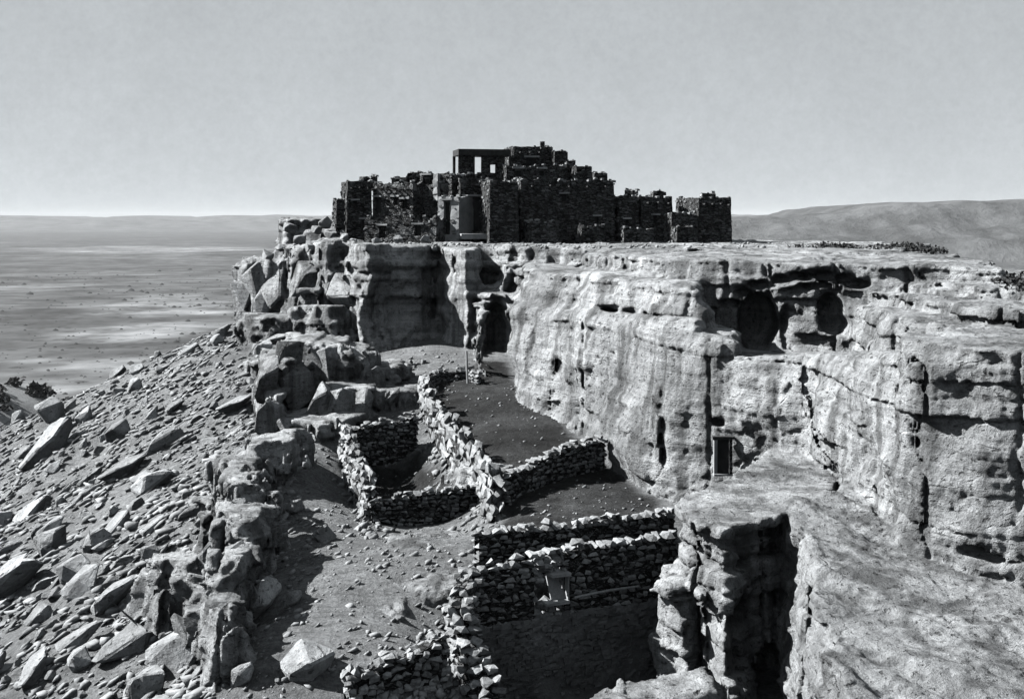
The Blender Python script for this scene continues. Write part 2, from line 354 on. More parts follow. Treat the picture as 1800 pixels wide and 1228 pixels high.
# lower tier: the long pale face, then the lower bench below the alcoves
block([(0.3,75),(0.5,70.4),(1.0,68.6),(1.9,67.2),(3.1,63.4),(4.4,59.2),(5.4,55.0),(6.3,52.2),(7.3,51.3),(7.8,51.6),(8.9,55),(9.6,60),(9.5,84),(2,84)], (-2.66,0.0,-0.0305), 0.075, 0.36, 0.9)
block([(1.3,73),(2.3,69.6),(3.6,66),(5.0,61.6),(6.2,57.6),(7.0,54.6),(8.0,54),(9,58),(6,70),(5,82),(1.2,82)], (-3.0,0,0), 0.45, 0.6, 0.5, -5.3)
crag(836,836.5,922,545,74.5,8,0.0,0.6,dl=0.05,dr=3.0)
block([(7.0,51.7),(7.4,51.25),(8.6,50.25),(9.3,50.1),(9.9,54),(8.2,58)], -4.85, 0.075, 0.36, 0.4)
block([(7.4,51.4),(9.2,49.8),(10.4,48.8),(11.7,47.2),(12.0,42.5),(12.0,38.4),(13.5,38.2),(19,36),(25,40),(25,75),(8.4,75)], (0.15,0.0,-0.113), 0.075, 0.36, 0.4)
# right-hand slab
block([(11.75,37.2),(12.0,36.2),(13.2,34.9),(14.6,33.9),(17,32.6),(21,32),(22,38),(16,41),(12.1,38.9)], (-3.72,0.0,0), 0.03, 0.32, 0.2)
# low shelf: platform with dark front, and the sloping rock at lower right
PILLAR = [(5.35,39.2),(5.75,37.4),(6.35,35.8),(8.75,38.0),(10.5,41),(12.4,45),(11.9,49.4),(11.2,48.6),(9.1,45.4),(7.2,42.7)]
block([(5.15,39.3),(5.5,37.2),(6.25,35.5),(8.9,37.7),(10.8,41),(12.4,45),(11.9,49.4),(11.2,48.7),(9.1,45.5),(7.1,42.8)], (-9.05,0,0), 0.0, 0.35, 0.10, -9.42)
block([(5.45,39.2),(5.85,37.5),(6.45,36.0),(8.75,38.2),(10.5,41),(12.4,45),(11.9,49.4),(11.2,48.6),(9.1,45.4),(7.2,42.7)], (-9.3,0,0), 0.02, 0.6, 0.10, -9.9)
block([(5.25,39.2),(5.62,37.3),(6.3,35.65),(8.8,37.9),(10.5,41),(12.4,45),(11.9,49.4),(11.2,48.6),(9.1,45.4),(7.2,42.7)], (-9.85,0,0), 0.0, 0.5, 0.10, -10.2)
block(PILLAR, (-10.1,0,0), 0.05, 0.75, 0.15)
# sloping rock at lower right
block([(8.7,38.4),(8.2,33.5),(7.3,29.0),(6.3,24.5),(5.6,21),(5,18),(24,18),(24,40),(13,46),(12,44),(10.2,40.4)], (-12.3,-0.12,0.115), 0.055, 0.35, 0.15)
STRI = len(BL) - 1
# bulges of the pillar
block([(4.5,38.2),(5.0,37.2),(5.8,37.6),(5.8,39.4),(4.9,39.4)], -11.0, 0.1, 0.8, 0.5)
block([(1.4,31.8),(2.4,31.0),(4.2,31.6),(5.6,33.0),(5.6,35.0),(4.4,34.6),(2.6,33.4)], (-12.55,0.05,0), 0.3, 0.5, 0.4)
# bench and gully wall between the dark face and the long pale face
block([(-3.4,87.5),(-1.5,82),(-0.6,81),(2.0,80),(4.5,79),(5.8,80),(5.5,88),(-2,90)], (-5.0,0,0.0), 0.08, 0.9, 0.3)
block([(-5.25,89.2),(-2.95,83.4),(-2.35,84.2),(-2.1,91),(-5,92)], (-2.05,0,0), 0.02, 0.4, 0.3)
block([(-2.0,86),(-1.4,84.0),(-0.4,83),(0.4,84),(0.3,87)], (-3.2,0,0), 0.10, 0.8, 0.8)
block([(0.3,83),(1.0,80.8),(2.4,80),(3.6,80.6),(4.6,84),(3,87)], (-3.4,0,0), 0.10, 0.9, 0.4)
# crags left of the village
crag(416,424,440,470,97.5,9,0.03,1.0)
rcol = random.Random(4); pcol = 436
while pcol < 642:
    wcol = rcol.uniform(15, 30); tcol = float(np.interp(pcol, [420,470,510,560,600,640],[470,452,440,424,424,432])) + rcol.uniform(-8, 16)
    dcol = float(np.interp(pcol, [420, 640], [97, 89])) + rcol.uniform(-1.2, 1.0)
    crag(pcol-wcol*0.15, pcol+wcol*rcol.uniform(0.35, 0.75), pcol+wcol, tcol, dcol, 9, rcol.uniform(0.03, 0.16), 1.0, dl=rcol.uniform(1.2, 2.2), dr=rcol.uniform(0.6, 2.6))
    if rcol.random() < 0.6: crag(pcol, pcol+wcol*0.5, pcol+wcol*0.95, tcol+rcol.uniform(50, 90), dcol-rcol.uniform(1.2, 2.4), 6, 0.15, 1.0)
    pcol += wcol*0.92
crag(612,640,668,500,88.4,6,0.18,1.1)
crag(648,672,690,556,86,4,0.22,0.9)
crag(500,512,560,383,104,12,0.02,1.2)
crag(535,580,640,404,101,12,0.10,1.2)
crag(470,520,600,560,90,8,0.3,1.0)
crag(462,490,510,628,66,5,0.03,1.0)
crag(500,542,606,606,69.5,6,0.08,1.2)
crag(588,634,658,618,71,5,0.14,1.0)
crag(556,606,655,688,65.5,6,0.10,1.0)
crag(464,480,512,695,64,3,0.02,0.9)
crag(500,556,600,742,62.5,4,0.10,1.0)
crag(590,612,650,730,63.5,3,0.14,1.0)
crag(520,560,620,545,86,5,0.2,1.1)
crag(640,690,742,690,68,4,0.12,1.0)
crag(636,662,706,645,72,5,0.10,1.0)
crag(430,470,540,560,88,6,0.3,1.1)
crag(430,448,470,640,78,4,0.15,1.0)
# outcrop on the terrace lip
crag(400,428,490,855,45,4.5,0.06,1.0,dl=1.4,dr=2.4)
crag(404,440,520,782,54,4,0.1,1.1)
crag(380,400,450,832,50,4,0.1,1.1)
crag(352,366,402,900,46.5,4,0.05,1.0)
crag(398,412,470,938,40.5,5.0,0.03,1.0,dl=1.0,dr=1.6)
crag(400,410,456,1008,37.5,4.0,0.03,0.95,dl=0.9,dr=1.4)
crag(402,412,450,1082,35.2,4.0,0.04,0.95,dl=0.9,dr=1.4)
crag(250,330,392,1010,43.5,3,0.5,1.0)
crag(300,372,398,1065,40.5,3,0.4,1.0)
crag(480,545,615,1145,35.8,2.6,0.2,1.0)
# slabs crossing the terrace in front of the left corral
crag(660,720,836,968,44,2.2,0.10,0.7,dl=0.9,dr=-0.4)
crag(596,650,716,1062,39.5,2.0,0.15,0.7,dl=0.9,dr=-0.4)
crag(690,770,835,1030,40.6,1.6,0.10,0.6,dl=0.9,dr=-0.3)
crag(520,600,690,1120,37,1.6,0.2,0.6,dl=0.8,dr=-0.2)
crag(700,740,820,958,46.5,2.0,0.1,0.7,dl=0.9,dr=0.0)
# rubble banks under the corral walls
crag(738,780,830,742,64.5,4,0.3,1.0)
crag(800,846,884,835,53,4,0.2,1.0)

# hollows: centre (px,py,d), radii in px, depth in metres
CV = []
def hollow(px, py, d, rx, ry, dep, nz=0.3): CV.append((W(px, py, d), rx/FPX*d, dep, ry/FPX*d, nz))
hollow(1336,568,57.8,36,56,2.6,0.2); hollow(1384,575,56.9,9,44,1.4,0.1); hollow(1463,546,55.5,22,34,2.2,0.08); hollow(1470,570,55.4,24,22,2.0,0.08); hollow(1487,582,55.0,10,16,0.9,0.1)
for k, (a, b) in enumerate(((1285,535),(1310,515),(1340,502),(1375,491),(1410,485),(1450,484),(1485,490),(1512,500))): hollow(a, b, 57.9-0.42*k, 22, 9, 1.3, 0.2)
for a, b in ((1395,512),(1420,504),(1445,500),(1470,505)): hollow(a, b, 56.3, 18, 6, 0.8, 0.15)
hollow(1028,498,79.5,28,36,3.0); hollow(1010,520,79,20,18,2.5)
hollow(872,600,79,34,80,6); hollow(880,660,74,26,60,5); hollow(845,585,80,16,40,4)
hollow(862,478,84,26,34,3.0); hollow(803,462,86.0,9,20,0.8,0.3)
hollow(905,455,84.5,18,14,2); hollow(960,470,83,14,16,2)
for py in range(570, 830, 26): hollow(1170+random.uniform(-5,4), py, 51.4, 7, 22, 1.3, 0.1)
for py in range(640, 940, 26): hollow(1602+random.uniform(-5,4), py, 37.6, 9, 22, 1.5, 0.1)
for py in range(640, 740, 24): hollow(978-0.1*(py-640), py, 66.5, 5, 20, 1.0, 0.1)
hollow(1262,738,50.7,22,12,0.8); hollow(1115,575,52.5,8,16,0.6)
hollow(1720,985,33.9,90,18,1.6); hollow(1700,1000,33.5,34,14,1.2)
for a, b, c in ((1075,546,60.6),(1105,549,58.8),(1135,552,57.2),(1165,555,55.6),(1195,560,54.2)): hollow(a, b, c, 20, 5, 1.3, 0.15)
hollow(1236,1215,35.6,38,50,1.8,0.2); hollow(1458,1205,26.5,24,50,1.3,0.2); hollow(1350,1190,37.5,46,60,1.6,0.2); hollow(1216,1122,36.6,12,18,0.9,0.15)
hollow(1434,1040,31.5,14,16,0.9,0.15); hollow(1390,1000,37,14,40,0.6,0.2)
hollow(1225,950,38,26,5,0.8,0.1); hollow(1250,985,37.2,40,6,0.8,0.1); hollow(1240,1050,37,50,4,0.5,0.1)
hollow(1800,490,47,30,10,2.0); hollow(1755,478,50,40,8,2.0)

def polysd(P, x, y):
    d = np.full(x.shape, 1e9); s = np.zeros(x.shape, bool); n = len(P)
    for i in range(n):
        ax, ay = P[i]; bx, by = P[(i+1) % n]; ex, ey = bx-ax, by-ay
        wx = x-ax; wy = y-ay
        t = np.clip((wx*ex+wy*ey)/(ex*ex+ey*ey), 0, 1)
        d = np.minimum(d, (wx-ex*t)**2 + (wy-ey*t)**2)
        c = (ay > y) != (by > y)
        if ey != 0: s ^= c & (wx < ex*wy/ey)
    d = np.sqrt(d); return np.where(s, -d, d)
LAYER = RS.uniform(-1, 1, 256)
def rock(x, y, z, fine):
    f = np.full(x.shape, 3.0)
    disp = None
    if fine:
        a = vn3(x*0.21+7, y*0.21, z*0.3); b = vn3(x*0.21, y*0.21+19, z*0.3+4)
        c = vn3(x*0.75, y*0.75+3, z*0.9); e = vn3(x*0.75+31, y*0.75, z*0.9+8)
        xw = x + 0.55*a + 0.24*c; yw = y + 0.55*b + 0.24*e; zw = z + 0.16*b + 0.07*c
        t = (zw + 0.5*vn2(x*0.05, y*0.05, 2)) / 0.52 + 1000
        i = np.floor(t).astype(int); fr = t - i
        lay = 0.20*LAYER[(i*7) & 255] + 0.16*np.maximum(0, 1-np.minimum(fr, 1-fr)/0.14)*(0.4+0.6*(LAYER[(i*3) & 255] > 0))
        s = 1.15
        cell = hsh(np.floor(xw/s + 0.37*i), np.floor(yw/s), i) * 0.15
        cell2 = hsh(np.floor(xw/2.9), np.floor(yw/2.9)+9, np.floor(zw/1.9)) * 0.30
        jn = np.abs(vn2(x*0.45, y*0.45, 21)); crack = 0.6*np.exp(-(jn/0.035)**2)
        dg = np.abs(vn3(x*0.16+0.10*z, y*0.16+0.16*z, z*0.05+40)); crack = crack + 0.45*np.exp(-(dg/0.012)**2)
        disp = lay + cell + cell2 + crack + 0.10*vn3(x*2.3, y*2.3, z*2.3)
        fin = 0.05*vn3(x*5.1, y*5.1, z*5.1) + 0.015*vn3(x*2.0, y*2.0, z*11.0)
        col_ = hsh(np.floor(xw/0.8), np.floor(yw/0.8)+3, np.floor(z/3.1 + 1.7*a)) * 0.34
        jn2 = np.abs(vn2(x*0.8+5, y*0.8, 33)); dispv = 0.45*lay + 0.6*cell + 0.8*cell2 + col_ + crack + 0.55*np.exp(-(jn2/0.05)**2) + 0.12*vn3(x*2.3, y*2.3, z*2.3)
    else: xw, yw, zw = x, y, z
    for ib, (P, (ta, tb, tcf), bat, rough, rnd, bot) in enumerate(BL):
        m = 3.2 + bat*10
        sel = (x > P[:,0].min()-m) & (x < P[:,0].max()+m) & (y > P[:,1].min()-m) & (y < P[:,1].max()+m)
        if not sel.any(): continue
        xs, ys, zs = xw[sel], yw[sel], zw[sel]
        zt = ta + tb*xs + tcf*ys
        d2 = polysd(P, xs, ys) - bat*np.maximum(zt - zs, 0)
        dz = zs - zt
        if fine:
            d2 = d2 + rough*(dispv if rough >= 0.95 else disp)[sel] + fin[sel]; dz = dz + 0.35*rough*(cell2[sel]+cell[sel]) + fin[sel]
            if ib == STRI:
                ac = 0.83*x[sel] + 0.55*y[sel]; al = 0.55*x[sel] - 0.83*y[sel]
                dz = dz + 0.16*vn2(ac*1.5, al*0.22) + 0.09*np.abs(vn2(ac*3.3, al*0.4, 3)) + 0.35*vn2(ac*0.3, al*0.2, 6)
        k = rnd; h = np.clip(0.5 + 0.5*(d2-dz)/k, 0, 1)
        g = dz + (d2-dz)*h + k*h*(1-h)
        if bot is not None: g = np.maximum(g, bot - zs)
        f[sel] = np.minimum(f[sel], g)
    for C, rx, ry, rz, nz in CV:
        r = max(rx, ry, rz)*1.5
        sel = (np.abs(x-C.x) < r) & (np.abs(y-C.y) < r) & (np.abs(z-C.z) < rz*1.6)
        if not sel.any(): continue
        q = np.sqrt(((x[sel]-C.x)/rx)**2 + ((y[sel]-C.y)/ry)**2 + ((z[sel]-C.z)/rz)**2)
        e = (q - 1) * min(rx, ry, rz)
        if fine: e = e + nz*0.6*disp[sel]
        f[sel] = np.maximum(f[sel], -e)
    return f

# distance-proportional lattice: finer cells near, coarser far
QU, QL, QW = 0.0018, 0.0040, 0.0018
U = np.arange(-0.52, 0.52, QU); L = np.arange(math.log(22.0), math.log(124.0), QL); Wv = np.arange(-0.50, 0.010, QW)
U = U[:len(U)//3*3+1 if len(U) % 3 else len(U)-2]; L = L[:(len(L)-1)//3*3+1]; Wv = Wv[:(len(Wv)-1)//3*3+1]; U = U[:(len(U)-1)//3*3+1]
Y1 = np.exp(L)
def field(ix, iy, iz, fine):
    y = Y1[iy]; x = U[ix]*y; z = Wv[iz]*y
    return x, y, z, rock(x, y, z, fine)
GX, GY = np.meshgrid(U, Y1, indexing='ij'); GX = GX*GY
HG = hg(GX, GY).astype(np.float32)
ci, cj, ck = np.meshgrid(np.arange(0, len(U), 3), np.arange(0, len(L), 3), np.arange(0, len(Wv), 3), indexing='ij')
cs = ci.shape
x, y, z, fr = field(ci.ravel(), cj.ravel(), ck.ravel(), False)
fgd = (z - HG[ci.ravel(), cj.ravel()]) * 0.8
inside_c = ((fr < 0) | (fgd < 0)).reshape(cs)
near_c = ((np.abs(fr) < 1.35) | (np.abs(fgd) < 0.35 + 0.012*y)).reshape(cs) & ~((fr < -1.35) | (fgd < -(0.35+0.012*y))).reshape(cs)
fc = np.where(inside_c, np.float32(-1), np.float32(1))
def up(a):
    b = np.repeat(np.repeat(np.repeat(a, 3, 0), 3, 1), 3, 2)
    return b[1:1+len(U), 1:1+len(L), 1:1+len(Wv)]
F = np.ascontiguousarray(up(fc)); NB = up(near_c)
# a band cell's neighbours too
idx = np.nonzero(NB.ravel())[0]
LB = np.zeros(F.shape, np.int8)
Ff = F.ravel(); Lf = LB.ravel(); nyz = len(L)*len(Wv)
print('lattice', F.shape, 'band', len(idx), round(time.time()-T0, 1))
CH = 1500000
for s in range(0, len(idx), CH):
    q = idx[s:s+CH]; ix = q // nyz; r_ = q % nyz; iy = r_ // len(Wv); iz = r_ % len(Wv)
    x, y, z, fr = field(ix, iy, iz, True)
    g = (z - HG[ix, iy]) * 0.8
    Ff[q] = np.minimum(fr, g); Lf[q] = np.where(fr < g, 1, 2)
print('field', round(time.time()-T0, 1))
inside = F < 0
cnt = np.zeros(tuple(n-1 for n in F.shape), np.int8)
for a in (0, 1):
    for b in (0, 1):
        for c in (0, 1):
            cnt += inside[a:F.shape[0]-1+a, b:F.shape[1]-1+b, c:F.shape[2]-1+c]
act = (cnt > 0) & (cnt < 8); del cnt
ai, aj, ak = np.nonzero(act)
vid = np.full(act.shape, -1, np.int32); vid[ai, aj, ak] = np.arange(len(ai))
cf = {}
for a in (0, 1):
    for b in (0, 1):
        for c in (0, 1): cf[a, b, c] = F[ai+a, aj+b, ak+c]
acc = np.zeros((len(ai), 3)); num = np.zeros(len(ai))
for ax in range(3):
    for b in (0, 1):
        for c in (0, 1):
            lo = [b, c]; lo.insert(ax, 0); hi = [b, c]; hi.insert(ax, 1)
            f0 = cf[tuple(lo)]; f1 = cf[tuple(hi)]; mm = (f0 < 0) != (f1 < 0)
            t = np.where(mm, f0/(f0-f1+1e-12), 0)
            p = np.zeros((len(ai), 3)); p[:, ax] = t
            o2 = [i for i in range(3) if i != ax]; p[:, o2[0]] = b; p[:, o2[1]] = c
            acc += p*mm[:, None]; num += mm
acc /= np.maximum(num, 1)[:, None]
lab = np.zeros(len(ai), np.int32)
for k, v in cf.items(): lab += np.where(LB[ai+k[0], aj+k[1], ak+k[2]] == 1, 1, -1)
uu = U[0] + (ai+acc[:, 0])*QU; ll = L[0] + (aj+acc[:, 1])*QL; ww = Wv[0] + (ak+acc[:, 2])*QW
vy = np.exp(ll); V = np.stack([uu*vy, vy, ww*vy], 1)
quads = []
for ax in range(3):
    sl0 = [slice(1, -1)]*3; sl1 = [slice(1, -1)]*3; sl0[ax] = slice(0, -1); sl1[ax] = slice(1, None)
    a = inside[tuple(sl0)]; b = inside[tuple(sl1)]
    e = np.stack(np.nonzero(a != b), 1); flip = a[tuple(e.T)]
    base = e + 1; base[:, ax] -= 1
    o = [i for i in range(3) if i != ax]
    def cid(d0, d1):
        q = base.copy(); q[:, o[0]] += d0; q[:, o[1]] += d1
        return vid[q[:, 0], q[:, 1], q[:, 2]]
    qd = np.stack([cid(-1, -1), cid(0, -1), cid(0, 0), cid(-1, 0)], 1)
    if ax == 1: flip = ~flip
    qd = np.where(flip[:, None], qd, qd[:, ::-1])
    quads.append(qd[(qd >= 0).all(1)])
quads = np.concatenate(quads)
del F, LB, inside, act, vid, NB
isrock = (lab[quads].sum(1) > 0)
def submesh(name, q, mat, smooth):
    u, inv = np.unique(q.ravel(), return_inverse=True)
    me = mesh_np(name, V[u], inv.reshape(-1, 4), mat, smooth)
    return me, V[u]
me, vv = submesh('cliff', quads[isrock], M['rock'], False)
tag(link('cliff', me), kind='structure')
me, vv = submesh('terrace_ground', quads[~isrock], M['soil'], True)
DUNG_SHADE = [[(-1.0,41.6),(5.4,45.2),(6.0,51),(4.3,57),(3.4,56.5),(0,51)],
        [(-0.6,52),(3.6,56.6),(2.4,66),(0.7,69.5),(0.2,72.5),(-0.4,79),(-2.2,79),(-2.4,74.8),(-4.9,74.5),(-4.6,67),(-2.7,60)],  # far end past the head wall paints the cleft's shade into the floor
        [(-8.3,62),(-4.6,63),(-2.4,55),(-2.0,52),(-6.2,52)], [(-1.1,37.8),(5.3,41),(5.4,44.5),(-1.0,41)]]
att = me.attributes.new('dung_shade', 'FLOAT', 'POINT')
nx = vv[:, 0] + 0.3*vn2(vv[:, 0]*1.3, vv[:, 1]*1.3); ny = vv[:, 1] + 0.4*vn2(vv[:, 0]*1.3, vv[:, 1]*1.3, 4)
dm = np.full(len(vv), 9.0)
for P in DUNG_SHADE: dm = np.minimum(dm, polysd(np.array(P), nx, ny))
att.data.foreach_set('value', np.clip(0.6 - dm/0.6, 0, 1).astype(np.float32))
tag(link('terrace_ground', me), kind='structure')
print('skin quads', len(quads), 'rock', int(isrock.sum()), round(time.time()-T0, 1))
# ------------------------------------------------------------------ outer hillside, plain, far mesas
def sheet(xs, ys, zf):
    gx, gy = np.meshgrid(xs, ys, indexing='ij'); zz = zf(gx, gy)
    v = np.stack([gx.ravel(), gy.ravel(), zz.ravel()], 1); n = len(ys)
    i = np.arange(len(xs)-1)[:, None]*n + np.arange(n-1)[None, :]
    f = np.stack([i, i+n, i+n+1, i+1], -1).reshape(-1, 4)
    return v, f
PLAIN = -150.0
def outer(x, y):
    dm = polysd(np.array([(-8,20),(-12,58),(-21,96),(-14,112),(0,116),(22,112),(30,86),(24,18)]), x, y)
    h = -13.5 - 0.46*np.maximum(dm, 0) + 7*vn2(x*0.021, y*0.021)*np.clip(dm/40, 0, 1) + 2.2*vn2(x*0.08, y*0.08, 3)*np.clip(dm/30, 0, 1)
    h = np.where(dm < 60, np.minimum(h, -13.5 - 0.46*np.maximum(dm, 0) - 3.0*np.clip(1-dm/60, 0, 1)), h)
    return np.maximum(h, PLAIN - 2 + 0*h)
v, f = sheet(np.linspace(-420, 420, 200), np.linspace(-120, 520, 160), outer)
# leave out the part that the terrace and cliff skins already cover
keep = ~((np.abs(v[f].mean(1)[:, 0]) < 0.47*v[f].mean(1)[:, 1]) & (v[f].mean(1)[:, 1] > 26) & (v[f].mean(1)[:, 1] < 112))
tag(link('hillside', mesh_np('hillside', v, f[keep], M['soil'], True)), kind='structure')

th = np.linspace(0, 2*math.pi, 241); rr = np.concatenate([[0, 100, 200], np.geomspace(260, 70000, 260)])
def plain_z(x, y):
    r = np.hypot(x, y)
    return PLAIN + (3.0*vn2(x*0.004, y*0.004) + 1.2*vn2(x*0.015, y*0.015, 2)) * np.clip(4000/(r+1), 0, 1)
tt, rg = np.meshgrid(th, rr, indexing='ij')
gx, gy = np.sin(tt)*rg, np.cos(tt)*rg
v = np.stack([gx.ravel(), gy.ravel(), plain_z(gx, gy).ravel()], 1); n = len(rr)
i = np.arange(len(th)-1)[:, None]*n + np.arange(n-1)[None, :]
f = np.stack([i, i+1, i+n+1, i+n], -1).reshape(-1, 4)
me = mesh_np('plain', v, f, M['desert'], True)
px = v[:, 0]; py = v[:, 1]
lg = np.log(np.maximum(py, 10))
sand = np.zeros(len(v))
def wash(cx, cd, rx, rd, amt):          # a pale dry wash: centre and radii in metres, ragged edge
    global sand
    n1 = 0.45*vn2(px*0.0045+cx, py*0.0045) + 0.35*vn2(px*0.016, py*0.016, 6)
    q = np.hypot((px-cx)/rx, (py-cd)/rd) + n1
    sand = np.maximum(sand, amt*np.clip((1.05-q)/0.35, 0, 1))
for a, b0, rx, rd, am in ((250,535,120,330,1.0),(330,545,90,150,0.9),(240,585,120,150,1.0),(90,600,70,90,0.5),(200,640,160,70,0.55),(60,640,70,70,0.5),
                          (300,440,170,700,0.95),(150,436,80,500,0.6),(60,505,70,160,0.5),(380,490,60,170,0.4),(1500,420,220,600,0.5),(120,675,90,60,0.6)):
    dd = -PLAIN*FPX/(b0-HOR); wash(X(a, dd), dd, rx/FPX*dd, rd, am)
sand += 0.25*np.clip(vn2(px*0.002, py*0.0035, 8), 0, 1)
me.attributes.new('sand', 'FLOAT', 'POINT').data.foreach_set('value', np.clip(sand, 0, 1).astype(np.float32))
tag(link('plain', me), kind='structure')

def ridge(name, prof, d, back, front, seed):
    """a mesa of real depth: profile = list of (px, py) along its rim, seen at distance d"""
    pxs = np.linspace(prof[0][0], prof[-1][0], 150); top = np.interp(pxs, [p[0] for p in prof], [p[1] for p in prof]) + 2.0*vn2(pxs*0.035, pxs*0+seed) + 1.6*np.floor(1.5*vn2(pxs*0.06, pxs*0+seed, 2))
    cross = np.linspace(-1, 1, 36)
    gx = np.repeat(X(pxs, d)[:, None], 36, 1); zt = np.repeat(Zp(top, d)[:, None], 36, 1)
    c = np.repeat(cross[None, :], 150, 0)
    gy = d + np.where(c < 0, c*front, c*back)
    prof_c = np.where(c < 0, np.interp(c, [-1, -0.55, -0.2, -0.1, 0], [0, 0.22, 0.62, 0.95, 1]), np.interp(c, [0, 0.5, 1], [1, 0.97, 0.0]))
    nn = vn2(gx*10/d+seed, gy*10/d)*0.22 + vn2(gx*34/d+seed, gy*34/d, 3)*0.14 + vn2(gx*90/d+seed, gy*60/d, 5)*0.08
    hh = np.clip(prof_c + nn*np.clip((1-np.abs(prof_c-0.5)*2)*1.6, 0, 1), 0, 1.02)
    gz = PLAIN - 3 + (zt - PLAIN + 3)*hh
    gx = gx + vn2(gz*30/d, gy*20/d, seed)*d*0.004
    v = np.stack([gx.ravel(), gy.ravel(), gz.ravel()], 1)
    i = np.arange(149)[:, None]*36 + np.arange(35)[None, :]
    f = np.stack([i, i+36, i+37, i+1], -1).reshape(-1, 4)
    return tag(link(name, mesh_np(name, v, f, M['hill'], True)), kind='structure')
ridge('distant_mesa', [(1150,388),(1290,383),(1400,380),(1470,374),(1530,362),(1570,357),(1640,357),(1690,356),(1720,352),(1760,355),(1790,351),(1900,352),(2200,356),(2500,372),(2700,384)], 4200, 2500, 1500, 2)
ridge('distant_mesa', [(-500,384),(-300,377),(-100,379),(40,381),(140,383),(260,381),(330,383),(420,380),(520,379),(640,382),(900,381),(1200,380),(1500,378),(1900,380)], 17000, 5000, 4000, 5)

# dark brushy spur below the talus on the left
def spur(x, y):
    q = np.hypot((x+250)/150, (y-520)/190)
    return PLAIN - 2 + 84*np.exp(-q**2*1.5) + 5*vn2(x*0.02, y*0.02)*np.exp(-q*q) + 1.5*vn2(x*0.09, y*0.09, 3)
v, f = sheet(np.linspace(-620, 60, 120), np.linspace(180, 900, 120), spur)
tag(link('foothill', mesh_np('foothill', v, f, M['soil'], True)), kind='structure')

def leaf_cloud(n, rx, ry, rz, size, seed):
    rs = np.random.RandomState(seed)
    p = rs.normal(0, 1, (n, 3)); p /= np.linalg.norm(p, axis=1)[:, None]; p *= (rs.uniform(0.35, 1, n)**0.5)[:, None]
    lump = 1 + 0.35*np.sin(p[:, 0]*5+seed) * np.cos(p[:, 1]*4)
    p *= lump[:, None]; p *= (rx, ry, rz); p[:, 2] += rz*0.9
    a = rs.normal(0, 1, (n, 3)); a /= np.linalg.norm(a, axis=1)[:, None]; b = np.cross(a, rs.normal(0, 1, (n, 3))); b /= np.linalg.norm(b, axis=1)[:, None]
    s = size*rs.uniform(0.6, 1.3, (n, 1))
    v = np.stack([p-a*s, p+b*s*0.6, p+a*s, p-b*s*0.6], 1).reshape(-1, 3)
    return v, np.arange(n*4).reshape(-1, 4)
vs, fs, off = [], [], 0
for k in range(420):
    x = random.uniform(-330, -120); y = random.uniform(400, 560)
    if random.random() > 0.9*math.exp(-(((x+235)/75)**2 + ((y-490)/70)**2)) + 0.04: continue
    s = random.uniform(2.5, 5.5)
    v, f = leaf_cloud(70, s, s, s*0.55, s*0.34, k); v = v + (x, y, float(spur(np.array([x]), np.array([y]))[0]) - 0.4)
    vs.append(v); fs.append(f+off); off += len(v)
tag(link('brush', mesh_np('brush', np.concatenate(vs), np.concatenate(fs), M['shrub'])), 'dark brush covering the foothill beyond the boulder slope', 'brush', kind='stuff')

# scrub dotted over the plain
rs_ = np.random.RandomState(77); nb = 7000
sd_ = np.exp(rs_.uniform(math.log(620), math.log(3600), nb)); su = rs_.uniform(-0.5, 0.52, nb)
sx_ = su*sd_; keep_ = vn2(sx_*0.006, sd_*0.006, 2) > rs_.uniform(-0.8, 0.6, nb)
sx_, sd_ = sx_[keep_], sd_[keep_]; sz_ = np.maximum(plain_z(sx_, sd_), spur(sx_, sd_)); nb = len(sx_)
oct_ = np.array([(1,0,0),(0,1,0),(-1,0,0),(0,-1,0),(0.1,0.1,0.8),(0.7,0.7,0.35),(-0.7,0.6,0.4)]); of = np.array([(0,5,4),(5,1,4),(1,6,4),(6,2,4),(2,3,4),(3,0,4)])
ss = np.exp(rs_.normal(0.35, 0.5, nb))*np.clip(sd_/1500, 0.6, 1.5)
v = (oct_[None]*ss[:, None, None] + np.stack([sx_, sd_, sz_-0.3], 1)[:, None, :]).reshape(-1, 3)
f = (of[None] + (np.arange(nb)*7)[:, None, None]).reshape(-1, 3)
tag(link('desert_scrub', mesh_np('desert_scrub', v, f, M['shrub'])), 'dark scrub dotted over the desert plain', 'scrub', kind='stuff')

# ------------------------------------------------------------------ boulders
def hull_rock(n, sx, sy, sz, seed, power=0.5):
    rs = random.Random(seed); bm = bmesh.new()
    for _ in range(n):
        p = Vector((rs.gauss(0, 1), rs.gauss(0, 1), rs.gauss(0, 1)))
        m = max(abs(p.x), abs(p.y), abs(p.z)); p = p.normalized()*(1-power) + (p/m)*power*1.0
        p *= rs.uniform(0.82, 1.0); bm.verts.new((p.x*sx, p.y*sy, p.z*sz))
    bmesh.ops.convex_hull(bm, input=bm.verts)
    for v in [v for v in bm.verts if not v.link_faces]: bm.verts.remove(v)
    return bm
def rock_mesh(name, n, sx, sy, sz, seed, mat):
    bm = hull_rock(n, sx, sy, sz, seed)
    bmesh.ops.bevel(bm, geom=bm.edges[:], offset=0.05, segments=1, affect='EDGES')
    bmesh.ops.triangulate(bm, faces=bm.faces[:])
    rs = random.Random(seed+5)
    for v in bm.verts: v.co *= 1 + rs.uniform(-0.035, 0.035)
    return bm_mesh(name, bm, mat)
SLAB = [rock_mesh('slab_rock', 13, 1.0, 0.55, 0.40, 100+i, M['boulder']) for i in range(9)]
CHUNK = [rock_mesh('chunk_rock', 16, 0.8, 0.65, 0.6, 200+i, M['boulder']) for i in range(9)]
